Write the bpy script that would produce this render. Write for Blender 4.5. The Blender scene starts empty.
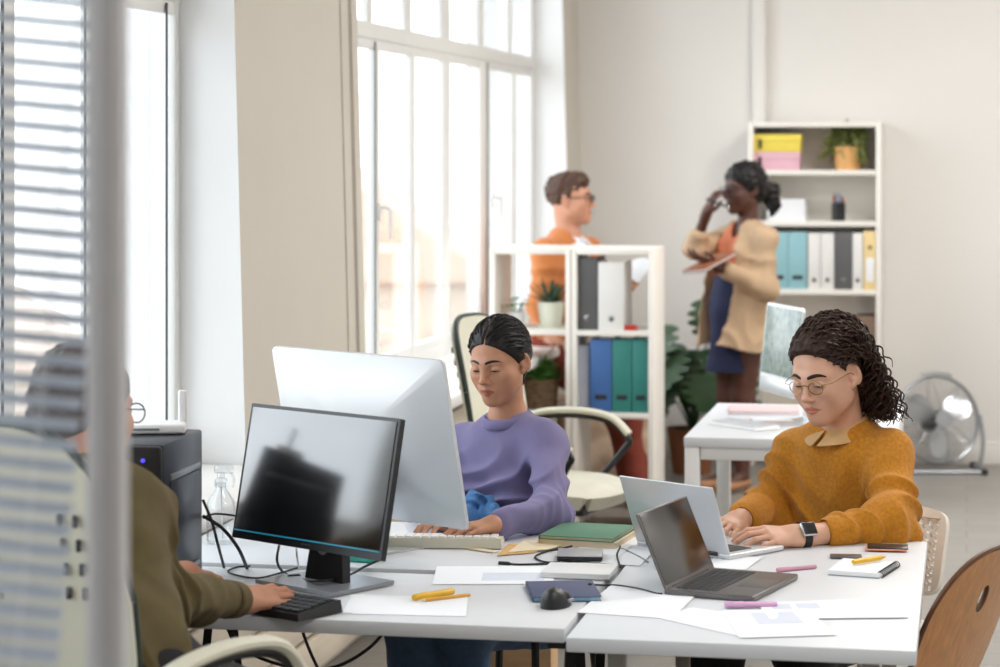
import bpy, bmesh, math, random
import numpy as np
from mathutils import Vector, Matrix
random.seed(7)
rng = np.random.default_rng(11)
SC = bpy.context.scene
COL = SC.collection
PI = math.pi

# ------------------------------------------------------------------ camera maths
F = 2400.0            # focal length in pixels of a 1000 x 667 frame
CAM_H = 1.71          # lens height
HZ = 152.0            # the row of the horizon
YAW = math.radians(11.0)
CS, SN = math.cos(YAW), math.sin(YAW)
DV = Vector((-SN, CS, 0))      # viewing direction on plan
RV = Vector((CS, SN, 0))       # to the right on plan


def at(px, py, D):
    """a point of the room: sight line through px,py, at distance D along the view axis"""
    u = (px - 500.0) / F
    return Vector((D * (-SN + u * CS), D * (CS + u * SN), CAM_H + D * (HZ - py) / F))


def on(px, py, z):
    return at(px, py, (CAM_H - z) * F / (py - HZ))


def at_y(px, py, Y):
    u = (px - 500.0) / F
    return at(px, py, Y / (CS + u * SN))


def at_x(px, py, X):
    u = (px - 500.0) / F
    return at(px, py, X / (-SN + u * CS))


# ------------------------------------------------------------------ materials
def lin(c):
    if isinstance(c, str):
        c = c.lstrip('#')
        c = [int(c[i:i + 2], 16) / 255 for i in (0, 2, 4)]
    return tuple(x / 12.92 if x <= .04045 else ((x + .055) / 1.055) ** 2.4 for x in c)


MATS = {}


def mat(name, color, rough=.5, metal=0., vary=.04, scale=12., bump=0., bscale=60., stretch=None, sss=0., spec=.5,
        coat=0., attr=None, sheen=0., trans=0., emit=None, estr=0., alpha=1., color2=None):
    """a principled material whose colour is broken up by procedural noise"""
    if name in MATS:
        return MATS[name]
    m = bpy.data.materials.new(name)
    m.use_nodes = True
    nt = m.node_tree
    b = nt.nodes['Principled BSDF']
    c = lin(color)
    tc = nt.nodes.new('ShaderNodeTexCoord')
    mp = nt.nodes.new('ShaderNodeMapping')
    nt.links.new(tc.outputs['Object'], mp.inputs['Vector'])
    if stretch:
        mp.inputs['Scale'].default_value = stretch
    nz = nt.nodes.new('ShaderNodeTexNoise')
    nz.inputs['Scale'].default_value = scale
    nz.inputs['Detail'].default_value = 4
    nt.links.new(mp.outputs['Vector'], nz.inputs['Vector'])
    rp = nt.nodes.new('ShaderNodeValToRGB')
    rp.color_ramp.elements[0].position = .3
    rp.color_ramp.elements[1].position = .7
    if color2:
        c2 = lin(color2)
        rp.color_ramp.elements[0].color = (*c2, 1)
        rp.color_ramp.elements[1].color = (*c, 1)
    else:
        rp.color_ramp.elements[0].color = (*[x * (1 - vary) for x in c], 1)
        rp.color_ramp.elements[1].color = (*[min(1, x * (1 + vary)) for x in c], 1)
    nt.links.new(nz.outputs['Fac'], rp.inputs['Fac'])
    out = rp.outputs['Color']
    if attr:
        at_ = nt.nodes.new('ShaderNodeAttribute')
        at_.attribute_name = attr
        mx = nt.nodes.new('ShaderNodeMix')
        mx.data_type = 'RGBA'
        mx.blend_type = 'MULTIPLY'
        mx.inputs[0].default_value = 1
        nt.links.new(out, mx.inputs[6])
        nt.links.new(at_.outputs['Color'], mx.inputs[7])
        out = mx.outputs[2]
    nt.links.new(out, b.inputs['Base Color'])
    b.inputs['Roughness'].default_value = rough
    b.inputs['Metallic'].default_value = metal
    b.inputs['Specular IOR Level'].default_value = spec
    if coat:
        b.inputs['Coat Weight'].default_value = coat
        b.inputs['Coat Roughness'].default_value = .03
    if sss:
        b.inputs['Subsurface Weight'].default_value = sss
        b.inputs['Subsurface Radius'].default_value = (.012, .005, .003)
        b.inputs['Subsurface Scale'].default_value = .6
    if sheen:
        b.inputs['Sheen Weight'].default_value = sheen
        b.inputs['Sheen Roughness'].default_value = .5
    if trans:
        b.inputs['Transmission Weight'].default_value = trans
    if emit:
        b.inputs['Emission Color'].default_value = (*lin(emit), 1)
        b.inputs['Emission Strength'].default_value = estr
    b.inputs['Alpha'].default_value = alpha
    if bump:
        n2 = nt.nodes.new('ShaderNodeTexNoise')
        n2.inputs['Scale'].default_value = bscale
        n2.inputs['Detail'].default_value = 3
        nt.links.new(mp.outputs['Vector'], n2.inputs['Vector'])
        bp = nt.nodes.new('ShaderNodeBump')
        bp.inputs['Strength'].default_value = bump
        bp.inputs['Distance'].default_value = .01
        nt.links.new(n2.outputs['Fac'], bp.inputs['Height'])
        nt.links.new(bp.outputs['Normal'], b.inputs['Normal'])
    MATS[name] = m
    return m


def glass_mat(name, tint=(1, 1, 1), gloss=.06):
    m = bpy.data.materials.new(name)
    m.use_nodes = True
    nt = m.node_tree
    nt.nodes.clear()
    o = nt.nodes.new('ShaderNodeOutputMaterial')
    t = nt.nodes.new('ShaderNodeBsdfTransparent')
    t.inputs['Color'].default_value = (*tint, 1)
    g = nt.nodes.new('ShaderNodeBsdfGlossy')
    g.inputs['Roughness'].default_value = .02
    lw = nt.nodes.new('ShaderNodeLayerWeight')
    lw.inputs['Blend'].default_value = .15
    ml = nt.nodes.new('ShaderNodeMath')
    ml.operation = 'MULTIPLY_ADD'
    ml.inputs[1].default_value = .5
    ml.inputs[2].default_value = gloss
    nt.links.new(lw.outputs['Fresnel'], ml.inputs[0])
    mx = nt.nodes.new('ShaderNodeMixShader')
    nt.links.new(ml.outputs[0], mx.inputs[0])
    nt.links.new(t.outputs[0], mx.inputs[1])
    nt.links.new(g.outputs[0], mx.inputs[2])
    nt.links.new(mx.outputs[0], o.inputs['Surface'])
    return m


# ------------------------------------------------------------------ mesh building
class MB:
    """collects shapes and links them as ONE mesh object"""

    def __init__(self):
        self.v, self.f, self.mi, self.mats = [], [], [], []
        self.cur = 0

    def use(self, m):
        if m not in self.mats:
            self.mats.append(m)
        self.cur = self.mats.index(m)
        return self

    def add(self, vs, fs, M=None):
        n = len(self.v)
        for p in vs:
            p = Vector(p)
            self.v.append(M @ p if M is not None else p)
        for f in fs:
            self.f.append([i + n for i in f])
            self.mi.append(self.cur)

    def box(self, c, s, bev=0., M=None, seg=2, rz=0.):
        bm = bmesh.new()
        bmesh.ops.create_cube(bm, size=1.0)
        for v in bm.verts:
            v.co = Vector((v.co.x * s[0], v.co.y * s[1], v.co.z * s[2]))
        if bev:
            bmesh.ops.bevel(bm, geom=bm.edges[:], offset=min(bev, .49 * min(s)), segments=seg, affect='EDGES', profile=.5)
        T = Matrix.Translation(Vector(c)) @ Matrix.Rotation(rz, 4, 'Z')
        if M is not None:
            T = M @ T
        bm.verts.ensure_lookup_table()
        self.add([v.co.copy() for v in bm.verts], [[v.index for v in f.verts] for f in bm.faces], T)
        bm.free()
        return self

    def tube(self, pts, r, n=8, cap=True, smooth=0, flat=1., up=None, M=None):
        """a tube along pts; r a number or a list; flat < 1 squashes it along `up`"""
        pts = [Vector(p) for p in pts]
        if smooth:
            pts, r = catmull(pts, smooth, r)
        rs = r if isinstance(r, (list, tuple, np.ndarray)) else [r] * len(pts)
        vs, fs = [], []
        N = len(pts)
        pu = None
        for i, p in enumerate(pts):
            t = (pts[min(i + 1, N - 1)] - pts[max(i - 1, 0)])
            t = t.normalized() if t.length > 1e-9 else Vector((0, 0, 1))
            if up is not None:
                a = Vector(up) - t * t.dot(Vector(up))
                if a.length < 1e-4:
                    a = t.orthogonal()
            elif pu is None:
                a = t.orthogonal()
            else:
                a = pu - t * t.dot(pu)
                if a.length < 1e-6:
                    a = t.orthogonal()
            a.normalize()
            pu = a
            b = t.cross(a)
            for k in range(n):
                q = 2 * PI * k / n
                vs.append(p + a * (math.cos(q) * rs[i] * flat) + b * (math.sin(q) * rs[i]))
        for i in range(N - 1):
            for k in range(n):
                k2 = (k + 1) % n
                fs.append([i * n + k, i * n + k2, (i + 1) * n + k2, (i + 1) * n + k])
        if cap:
            fs.append(list(range(n))[::-1])
            fs.append([(N - 1) * n + k for k in range(n)])
        self.add(vs, fs, M)
        return self

    def lathe(self, prof, c=(0, 0, 0), n=32, M=None):
        """prof: list of (radius, z)"""
        vs, fs = [], []
        for (r, z) in prof:
            for k in range(n):
                q = 2 * PI * k / n
                vs.append((c[0] + r * math.cos(q), c[1] + r * math.sin(q), c[2] + z))
        for i in range(len(prof) - 1):
            for k in range(n):
                k2 = (k + 1) % n
                fs.append([i * n + k, i * n + k2, (i + 1) * n + k2, (i + 1) * n + k])
        fs.append(list(range(n))[::-1])
        m = len(prof) - 1
        fs.append([m * n + k for k in range(n)])
        self.add(vs, fs, M)
        return self

    def prism(self, poly, h0, h1, axis='z', M=None):
        def P(a, b, c):
            return {'z': (a, b, c), 'y': (a, c, b), 'x': (c, a, b)}[axis]
        n = len(poly)
        vs = [P(a, b, h0) for a, b in poly] + [P(a, b, h1) for a, b in poly]
        fs = [list(range(n))[::-1], [n + i for i in range(n)]]
        for i in range(n):
            j = (i + 1) % n
            fs.append([i, j, n + j, n + i])
        self.add(vs, fs, M)
        return self

    def grid(self, fn, nu, nv, thick=0., M=None):
        """surface fn(u,v) with u,v in 0..1, given thickness along its normal"""
        P = [[Vector(fn(i / nu, j / nv)) for j in range(nv + 1)] for i in range(nu + 1)]
        W = nv + 1
        vs = [p for row in P for p in row]
        fs = [[i * W + j, (i + 1) * W + j, (i + 1) * W + j + 1, i * W + j + 1] for i in range(nu) for j in range(nv)]
        if thick:
            nrm = []
            for i in range(nu + 1):
                for j in range(nv + 1):
                    a = P[min(i + 1, nu)][j] - P[max(i - 1, 0)][j]
                    b = P[i][min(j + 1, nv)] - P[i][max(j - 1, 0)]
                    k = a.cross(b)
                    nrm.append(k.normalized() if k.length > 1e-12 else Vector((0, 0, 1)))
            n = len(vs)
            vs = vs + [vs[i] - nrm[i] * thick for i in range(n)]
            fs += [[q + n for q in f][::-1] for f in fs[:]]
            rim = [i * W for i in range(nu + 1)] + [nu * W + j for j in range(1, W)] + \
                  [i * W + nv for i in range(nu - 1, -1, -1)] + [j for j in range(nv - 1, 0, -1)]
            for a, b in zip(rim, rim[1:] + rim[:1]):
                fs.append([a, a + n, b + n, b][::-1])
        self.add(vs, fs, M)
        return self

    def build(self, name, material=None, parent=None, smooth=None, loc=None):
        me = bpy.data.meshes.new(name)
        me.from_pydata([tuple(p) for p in self.v], [], self.f)
        ms = self.mats or ([material] if material else [])
        for m in ms:
            me.materials.append(m)
        if self.mats:
            me.polygons.foreach_set('material_index', self.mi)
        bm = bmesh.new()
        bm.from_mesh(me)
        bmesh.ops.recalc_face_normals(bm, faces=bm.faces[:])
        bm.to_mesh(me)
        bm.free()
        o = bpy.data.objects.new(name, me)
        COL.objects.link(o)
        if parent is not None:
            o.parent = parent
        if loc is not None:
            o.location = loc
        if smooth is not False:
            set_smooth(me, smooth or 40)
        return o


def set_smooth(me, angle=40):
    me.polygons.foreach_set('use_smooth', [True] * len(me.polygons))
    if hasattr(me, 'set_sharp_from_angle'):
        me.set_sharp_from_angle(angle=math.radians(angle))


def catmull(pts, sub, r=None):
    P = [pts[0]] + list(pts) + [pts[-1]]
    rr = None
    if isinstance(r, (list, tuple, np.ndarray)):
        rr = [r[0]] + list(r) + [r[-1]]
    out, ro = [], []
    for i in range(1, len(P) - 2):
        for k in range(sub):
            t = k / sub
            a, b, c, d = P[i - 1], P[i], P[i + 1], P[i + 2]
            out.append(.5 * ((2 * b) + (c - a) * t + (2 * a - 5 * b + 4 * c - d) * t * t + (3 * b - a - 3 * c + d) * t ** 3))
            if rr:
                ro.append(rr[i] * (1 - t) + rr[i + 1] * t)
    out.append(P[-2])
    if rr:
        ro.append(rr[-2])
    return out, (ro if rr else r)


# ------------------------------------------------------------------ things, parts, tags
def tag(o, label=None, cat=None, group=None, kind=None):
    if label:
        o['label'] = label
    if cat:
        o['category'] = cat
    if group:
        o['group'] = group
    if kind:
        o['kind'] = kind
    return o


def thing(name, label, cat, loc=(0, 0, 0), rz=0., group=None):
    o = bpy.data.objects.new(name, None)
    o.empty_display_size = .1
    COL.objects.link(o)
    o.location = loc
    o.rotation_euler = (0, 0, rz)
    return tag(o, label, cat, group)


def copy_tree(o, parent=None):
    c = o.copy()
    COL.objects.link(c)
    c.parent = parent
    for ch in list(o.children):
        copy_tree(ch, c)
    return c


def struct(o, label=None):
    o['kind'] = 'structure'
    if label:
        o['label'] = label
    return o


def rz_of(v):
    """rotation about z that turns local +y into v"""
    return math.atan2(-v[0], v[1])


# ------------------------------------------------------------------ bodies grown as one surface
A3 = lambda p: np.array(p, dtype=np.float32)


class Body:
    """a distance field of blended shapes, polygonised into one continuous surface"""

    def __init__(self):
        self.ops = []
        self.disp = None
        self.clip = []

    def _add(self, fn, c, rad, k, op):
        self.ops.append((fn, A3(c), rad, k, op))

    def cone(self, a, b, ra, rb, k=.02, op='u'):
        a, b = A3(a), A3(b)
        ba = b - a
        L2 = float(ba @ ba) + 1e-12

        def f(P):
            pa = P - a
            t = np.clip((pa @ ba) / L2, 0, 1)
            d = pa - t[:, None] * ba
            return np.sqrt(np.einsum('ij,ij->i', d, d)) - (ra + (rb - ra) * t)
        self._add(f, (a + b) / 2, math.sqrt(L2) / 2 + max(ra, rb), k, op)

    def chain(self, pts, rs, k=.02, k2=None):
        for i in range(len(pts) - 1):
            self.cone(pts[i], pts[i + 1], rs[i], rs[i + 1], k if i == 0 else (k2 if k2 is not None else k))

    def ell(self, c, r, R=None, k=.02, op='u'):
        c, r = A3(c), A3(r)
        R_ = np.eye(3, dtype=np.float32) if R is None else A3(R)

        def f(P):
            q = (P - c) @ R_
            a = q / r
            k0 = np.sqrt(np.einsum('ij,ij->i', a, a))
            b = a / r
            k1 = np.sqrt(np.einsum('ij,ij->i', b, b)) + 1e-9
            return k0 * (k0 - 1) / k1
        self._add(f, c, float(max(r)), k, op)

    def rbox(self, c, h, R=None, rad=.01, k=.02, op='u'):
        c, h = A3(c), A3(h)
        R_ = np.eye(3, dtype=np.float32) if R is None else A3(R)

        def f(P):
            q = np.abs((P - c) @ R_) - (h - rad)
            return np.linalg.norm(np.maximum(q, 0), axis=1) + np.minimum(q.max(axis=1), 0) - rad
        self._add(f, c, float(np.linalg.norm(h)), k, op)

    def field(self, P, near=None, rad=0.):
        d = np.full(len(P), 1.0, np.float32)
        for fn, c, r, k, op in self.ops:
            if near is not None and np.linalg.norm(c - near) - r > rad + .07:
                continue
            x = fn(P)
            if op == 'u':
                h = np.maximum(k - np.abs(d - x), 0) / k
                d = np.minimum(d, x) - h * h * k * .25
            else:
                h = np.maximum(k - np.abs(d + x), 0) / k
                d = np.maximum(d, -x) + h * h * k * .25
        if self.disp is not None:
            d = d + self.disp(P)
        for cf in self.clip:
            d = np.maximum(d, cf(P))
        return d

    def bounds(self, pad):
        lo = np.min([c - r for f, c, r, k, op in self.ops if op == 'u'], axis=0) - pad
        hi = np.max([c + r for f, c, r, k, op in self.ops if op == 'u'], axis=0) + pad
        return lo, hi

    def polygonise(self, h, lo=None, hi=None):
        l, u = self.bounds(.02)
        lo = l if lo is None else A3(lo)
        hi = u if hi is None else A3(hi)
        B = 20
        nb = np.ceil((hi - lo) / (h * B)).astype(int)
        n = nb * B + 1
        vals = np.full(tuple(n), 1.0, np.float32)
        I = np.stack(np.meshgrid(*[np.arange(x) for x in nb], indexing='ij'), -1).reshape(-1, 3)
        C = (lo + (I + .5) * B * h).astype(np.float32)
        cv = self.field(C)
        hd = B * h * .5 * math.sqrt(3)
        g = np.stack(np.meshgrid(*[np.arange(B + 1)] * 3, indexing='ij'), -1).reshape(-1, 3)
        for bi, c, v in zip(I, C, cv):
            s = bi * B
            sl = tuple(slice(a, a + B + 1) for a in s)
            if abs(v) > hd * 1.7 + .02:
                if v < 0:
                    vals[sl] = -1.0
                continue
            P = (lo + (s + g) * h).astype(np.float32)
            vals[sl] = self.field(P, c, hd).reshape(B + 1, B + 1, B + 1)
        return surface_nets(vals, lo, h)


def surface_nets(vals, lo, h):
    ins = vals < 0
    u8 = ins.astype(np.uint8)
    s = (u8[:-1, :-1, :-1] + u8[1:, :-1, :-1] + u8[:-1, 1:, :-1] + u8[:-1, :-1, 1:] +
         u8[1:, 1:, :-1] + u8[1:, :-1, 1:] + u8[:-1, 1:, 1:] + u8[1:, 1:, 1:])
    act = (s > 0) & (s < 8)
    idx = np.argwhere(act)
    ids = np.full(act.shape, -1, np.int32)
    ids[act] = np.arange(len(idx))
    acc = np.zeros((len(idx), 3), np.float64)
    cnt = np.zeros(len(idx))
    corners = [(i, j, k) for i in (0, 1) for j in (0, 1) for k in (0, 1)]
    for a in corners:
        for ax in range(3):
            if a[ax]:
                continue
            b = list(a)
            b[ax] = 1
            va = vals[idx[:, 0] + a[0], idx[:, 1] + a[1], idx[:, 2] + a[2]]
            vb = vals[idx[:, 0] + b[0], idx[:, 1] + b[1], idx[:, 2] + b[2]]
            m = (va < 0) != (vb < 0)
            t = np.where(m, va / np.where(m, va - vb, 1), 0)
            p = np.tile(np.array(a, float), (len(idx), 1))
            p[:, ax] += t
            acc[m] += p[m]
            cnt[m] += 1
    verts = lo + (idx + acc / np.maximum(cnt, 1)[:, None]) * h
    quads = []
    for ax in range(3):
        o1, o2 = [(1, 2), (2, 0), (0, 1)][ax]
        sa = [slice(None)] * 3
        sb = [slice(None)] * 3
        sa[ax] = slice(0, -1)
        sb[ax] = slice(1, None)
        A, Bv = ins[tuple(sa)], ins[tuple(sb)]
        e = np.argwhere(A != Bv)
        e = e[(e[:, o1] > 0) & (e[:, o2] > 0) & (e[:, o1] < vals.shape[o1] - 1) & (e[:, o2] < vals.shape[o2] - 1)]
        q = []
        for d1, d2 in ((-1, -1), (0, -1), (0, 0), (-1, 0)):
            c = e.copy()
            c[:, o1] += d1
            c[:, o2] += d2
            q.append(ids[c[:, 0], c[:, 1], c[:, 2]])
        q = np.stack(q, 1)
        fl = ~A[e[:, 0], e[:, 1], e[:, 2]]
        q[fl] = q[fl][:, ::-1]
        quads.append(q)
    return verts, np.concatenate(quads)


def mesh_object(name, V, Q, material, parent=None, tint=None):
    me = bpy.data.meshes.new(name)
    me.vertices.add(len(V))
    me.vertices.foreach_set('co', np.asarray(V, np.float32).ravel())
    me.loops.add(len(Q) * 4)
    me.loops.foreach_set('vertex_index', Q.astype(np.int32).ravel())
    me.polygons.add(len(Q))
    me.polygons.foreach_set('loop_start', np.arange(0, len(Q) * 4, 4, dtype=np.int32))
    me.polygons.foreach_set('loop_total', np.full(len(Q), 4, np.int32))
    me.update(calc_edges=True)
    me.validate()
    me.polygons.foreach_set('use_smooth', [True] * len(me.polygons))
    me.materials.append(material)
    if tint is not None:
        ca = me.color_attributes.new('tint', 'FLOAT_COLOR', 'POINT')
        cols = np.ones((len(V), 4), np.float32)
        cols[:, :3] = tint
        ca.data.foreach_set('color', cols.ravel())
    o = bpy.data.objects.new(name, me)
    COL.objects.link(o)
    o.parent = parent
    return o


def grow(body, h, name, material, parent=None, tint=None):
    V, Q = body.polygonise(h)
    return mesh_object(name, V, Q, material, parent, tint(V) if tint else None)


def waves(seed, n, freq, amp, stretch=(1, 1, 1)):
    """smooth pseudo-noise from a sum of sines"""
    r = np.random.default_rng(seed)
    K = r.normal(size=(n, 3)) * freq * np.array(stretch)
    ph = r.uniform(0, 2 * PI, n)
    K = K.astype(np.float32)

    def f(P):
        return (np.sin(P @ K.T + ph.astype(np.float32)).sum(1) * (amp / math.sqrt(n))).astype(np.float32)
    return f


def ridge(x):
    """soft sharp-topped folds of cloth, 0 at the ridge, 1 in the hollow"""
    return np.sqrt(np.sin(x) ** 2 + .02)


def frame(fwd, roll=0.):
    """columns: right, forward, up"""
    f = Vector(fwd).normalized()
    r = f.cross(Vector((0, 0, 1))).normalized()
    u = r.cross(f)
    if roll:
        Q = Matrix.Rotation(roll, 3, f)
        r, u = Q @ r, Q @ u
    return np.array([r, f, u], dtype=np.float32).T

# ================================================================== MATERIALS
M_reveal_lit = mat('wall paint lit white', '#ecedee', .8, vary=.01, scale=3)  # lit copy of the window wall's paint, daylight put into the white
M_wall_shaded = mat('wall paint with beige shade', '#cdc7bd', .85, vary=.015, scale=3, bump=.05, bscale=120)  # shade on the window wall is put into this beige
M_wallback = mat('back wall paint', '#e3e0dc', .85, vary=.015, scale=2, bump=.04, bscale=120)
M_frame = mat('white window paint', '#e6e6e4', .45, vary=.01)
M_seal = mat('dark window seal', '#4a4d50', .6)
M_white_lam = mat('white desk laminate', '#dadde1', .38, vary=.01, scale=5, spec=.4)
M_shelf = mat('white shelf laminate', '#ece8e1', .45, vary=.01, scale=5)
M_screen_mon = mat('glossy monitor glass', '#08090c', .17, vary=.0, spec=1.)
M_screen_mon.node_tree.nodes['Principled BSDF'].inputs['IOR'].default_value = 1.75
M_white_metal = mat('white powder coat', '#e6e6e6', .4, vary=.01)
M_grey_metal = mat('grey steel legs', '#8f8a82', .4, vary=.04)
M_black_metal = mat('black steel', '#17181a', .45, vary=.1)
M_steel = mat('polished steel', '#c9cccf', .22, 1., vary=.03)
M_alu = mat('brushed aluminium', '#d3d6da', .34, .75, vary=.015, scale=30)
M_alu_white = mat('pale aluminium shell', '#cfd1d4', .32, .40, vary=.01, scale=8)
M_dark_alu = mat('dark grey aluminium', '#6d6a6a', .35, .6, vary=.03, scale=30)
M_black_plastic = mat('black plastic', '#141518', .38, vary=.08)
M_black_rubber = mat('black rubber', '#1b1c1f', .6, vary=.06)
M_key = mat('charcoal keys', '#25272c', .45, vary=.08)
M_key_edge = mat('grey laptop keys', '#3c3a3b', .5, vary=.06)
M_white_plastic = mat('white plastic', '#e9e9ea', .35, vary=.01)
M_screen_off = mat('black glossy screen', '#08090c', .20, vary=.0, spec=.8)
M_teal_line = mat('teal screen line', '#1d6f86', .3, emit='#2aa3c6', estr=.35)
M_pc = mat('dark grey steel case', '#3f434b', .38, .55, vary=.04, scale=6)
M_pc_light = mat('grey moulding', '#8e9298', .35, .4, vary=.03)
M_led = mat('blue violet light', '#4a40c8', .3, emit='#4d45ff', estr=1.2)
M_cream_uph = mat('cream leatherette', '#d9d7c6', .55, vary=.03, scale=8, bump=.04, bscale=250)
M_cream_seat = mat('cream seat fabric', '#d8d6c8', .75, vary=.05, scale=14, bump=.08, bscale=300)
M_green_pipe = mat('dark green piping', '#1e2f28', .5, vary=.08)
M_white_shell = mat('white moulded plastic', '#e6e0d6', .45, vary=.015)
M_hole = mat('dark hole', '#8d8377', .8, vary=.05)
M_wood = mat('beech veneer', '#c98e57', .38, vary=.13, scale=7, stretch=(10, 10, .7), spec=.4, coat=.15)
M_wood_edge = mat('dark plywood edge', '#5d3a22', .5, vary=.2, scale=30)
M_lightwood = mat('light wood', '#c9a47c', .5, vary=.1, scale=7, stretch=(1, 8, 8))
M_paper = mat('white paper', '#eceef2', .8, vary=.01, scale=6)
M_print = mat('pale print', '#d2d7e3', .8, vary=.03)
M_cream_paper = mat('cream paper', '#e3d3b6', .8, vary=.03)
M_kraft = mat('kraft envelope', '#d6ae76', .8, vary=.05)
M_green_cover = mat('green cloth cover', '#56826a', .65, vary=.04, scale=30, bump=.06, bscale=300)
M_navy_cover = mat('slate blue cover', '#4a5272', .55, vary=.05)
M_lightblue = mat('light blue page edge', '#8fc2da', .6, vary=.05)
M_yellow = mat('yellow plastic', '#e2b21c', .42, vary=.03)
M_pencil = mat('orange yellow pencil lacquer', '#dda43f', .45, vary=.04)
M_pink = mat('lilac pink plastic', '#d8a8cf', .45, vary=.03)
M_pink2 = mat('dusty pink plastic', '#c993a6', .45, vary=.03)
M_teal = mat('teal plastic', '#3fae9f', .5, vary=.04)
M_pinkpaper = mat('pink cover', '#e3bcbc', .7, vary=.03)
M_orange_cover = mat('salmon edge', '#d99378', .7, vary=.03)
M_leaf = mat('leaf green', '#4c7436', .5, vary=.35, scale=18, color2='#335524')
M_leaf_dark = mat('deep leaf green', '#3a5a31', .4, vary=.3, scale=8, color2='#27422a')
M_leaf_blue = mat('grey green leaves', '#4d6b52', .5, vary=.3, scale=18, color2='#324a38')
M_leaf_bright = mat('fresh green leaves', '#5e9440', .5, vary=.25, scale=18, color2='#43742f')
M_leaf_olive = mat('olive leaves', '#a3a868', .55, vary=.3, scale=18, color2='#77854a')
M_soil = mat('potting soil', '#3b2c22', .95, vary=.3, scale=80)
M_pot_cream = mat('cream glazed pot', '#dcdccb', .45, vary=.02)
M_pot_wood = mat('honey wooden pot', '#d9a566', .5, vary=.1, scale=8, stretch=(8, 8, .6))
M_terracotta = mat('terracotta', '#8d5a3a', .8, vary=.08, scale=12)
M_wicker = mat('wicker', '#9a8064', .8, vary=.3, scale=30, color2='#5f4a38', stretch=(1, 1, 3), bump=.3, bscale=80)
M_b_blue = mat('blue binder', '#3f6aa8', .5, vary=.03)
M_b_teal = mat('teal green binder', '#2f7f78', .5, vary=.03)
M_b_white = mat('white binder', '#e4e3e0', .5, vary=.015)
M_b_grey = mat('dark grey binder', '#5c5c5e', .5, vary=.06)
M_b_cream = mat('cream yellow binder', '#e8cf96', .55, vary=.03)
M_b_aqua = mat('aqua file box', '#8fbdc6', .55, vary=.03)
M_box_yellow = mat('yellow card box', '#ecd75b', .6, vary=.02)
M_box_pink = mat('pink card box', '#e2b5c3', .6, vary=.02)
M_slot = mat('dark label slot', '#2b2b30', .6)
M_red = mat('red plastic', '#c33a33', .45, vary=.04)
M_blind = mat('blue grey slat', '#b9c1cc', .45, .1, vary=.02)
M_post = mat('grey partition profile', '#c6c6ca', .5, .1, vary=.02)
M_lens = glass_mat('clear lens', (.99, .99, .99), .03)
M_glass = glass_mat('window glass', (.985, .99, .99), .02)
M_bottle = glass_mat('clear plastic bottle', (.93, .95, .96), .08)
M_fan = mat('dull chrome wire', '#9a9ea3', .3, .9, vary=.03)
M_gold = mat('thin gold wire', '#b9965e', .25, 1.)
M_lavender = mat('lavender jersey', '#79739a', .9, vary=.04, scale=20, bump=.10, bscale=700, sheen=.08)
M_denim = mat('blue denim', '#4c6788', .85, vary=.12, scale=60, bump=.1, bscale=500)
M_blue_shirt = mat('bright blue cotton', '#4f7fb5', .85, vary=.08, scale=25, bump=.1, bscale=400)
M_mustard = mat('mustard wool', '#bd7c1a', .95, vary=.16, scale=110, bump=.35, bscale=420, sheen=.10)
M_tan_shirt = mat('tan shirt cotton', '#c9a472', .85, vary=.04, scale=40, bump=.08, bscale=600)
M_black_cloth = mat('black cloth', '#1c1c20', .85, vary=.1)
M_coral = mat('coral blouse', '#d07a57', .7, vary=.05, scale=14)
M_navy = mat('navy wool', '#1f2547', .85, vary=.08, scale=40)
M_beige_cloth = mat('beige linen', '#c2a586', .85, vary=.04, scale=30, bump=.08, bscale=500)
M_tan_leather = mat('tan leather', '#b5835e', .5, vary=.06)
M_brown_leather = mat('brown leather', '#8a5436', .5, vary=.06)
M_orange = mat('burnt orange knit', '#c47840', .88, vary=.06, scale=60, bump=.12, bscale=400, sheen=.2)
M_white_cloth = mat('white cotton', '#e8e8ee', .85, vary=.02)
M_rust = mat('rust red cotton', '#7d3526', .88, vary=.07, scale=30)
M_olive = mat('olive cotton', '#5d5132', .88, vary=.07, scale=30, bump=.08, bscale=500)

# ================================================================== ROOM
ROOM_H, YB, XR, YF = 3.45, 13.4, 3.4, -1.3
LEAN = .026


def wall_x(z):
    return -2.14 + LEAN * (1.71 - z)


GX = -2.335          # plane of the window sashes
WIN = [(.4, 3.5), (4.35, 6.90), (8.34, 12.90)]
SILL, HEAD = .775, 3.20

# floor: long grey boards
fm = bpy.data.materials.new('grey oak boards')
fm.use_nodes = True
nt = fm.node_tree
bs = nt.nodes['Principled BSDF']
tc = nt.nodes.new('ShaderNodeTexCoord')
mp = nt.nodes.new('ShaderNodeMapping')
nt.links.new(tc.outputs['Object'], mp.inputs['Vector'])
br = nt.nodes.new('ShaderNodeTexBrick')
br.inputs['Scale'].default_value = 1
br.inputs['Brick Width'].default_value = 1.6
br.inputs['Row Height'].default_value = .19
br.inputs['Mortar Size'].default_value = .003
br.inputs['Color1'].default_value = (*lin('#9f9b95'), 1)
br.inputs['Color2'].default_value = (*lin('#96928c'), 1)
br.inputs['Mortar'].default_value = (*lin('#7c766e'), 1)
nt.links.new(mp.outputs['Vector'], br.inputs['Vector'])
m2 = nt.nodes.new('ShaderNodeMapping')
m2.inputs['Scale'].default_value = (1.2, 22, 1)
nt.links.new(tc.outputs['Object'], m2.inputs['Vector'])
nz = nt.nodes.new('ShaderNodeTexNoise')
nz.inputs['Scale'].default_value = 3
nz.inputs['Detail'].default_value = 6
nt.links.new(m2.outputs['Vector'], nz.inputs['Vector'])
mx = nt.nodes.new('ShaderNodeMix')
mx.data_type = 'RGBA'
mx.blend_type = 'MULTIPLY'
mx.inputs[0].default_value = .35
nt.links.new(br.outputs['Color'], mx.inputs[6])
nt.links.new(nz.outputs['Fac'], mx.inputs[7])
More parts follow.
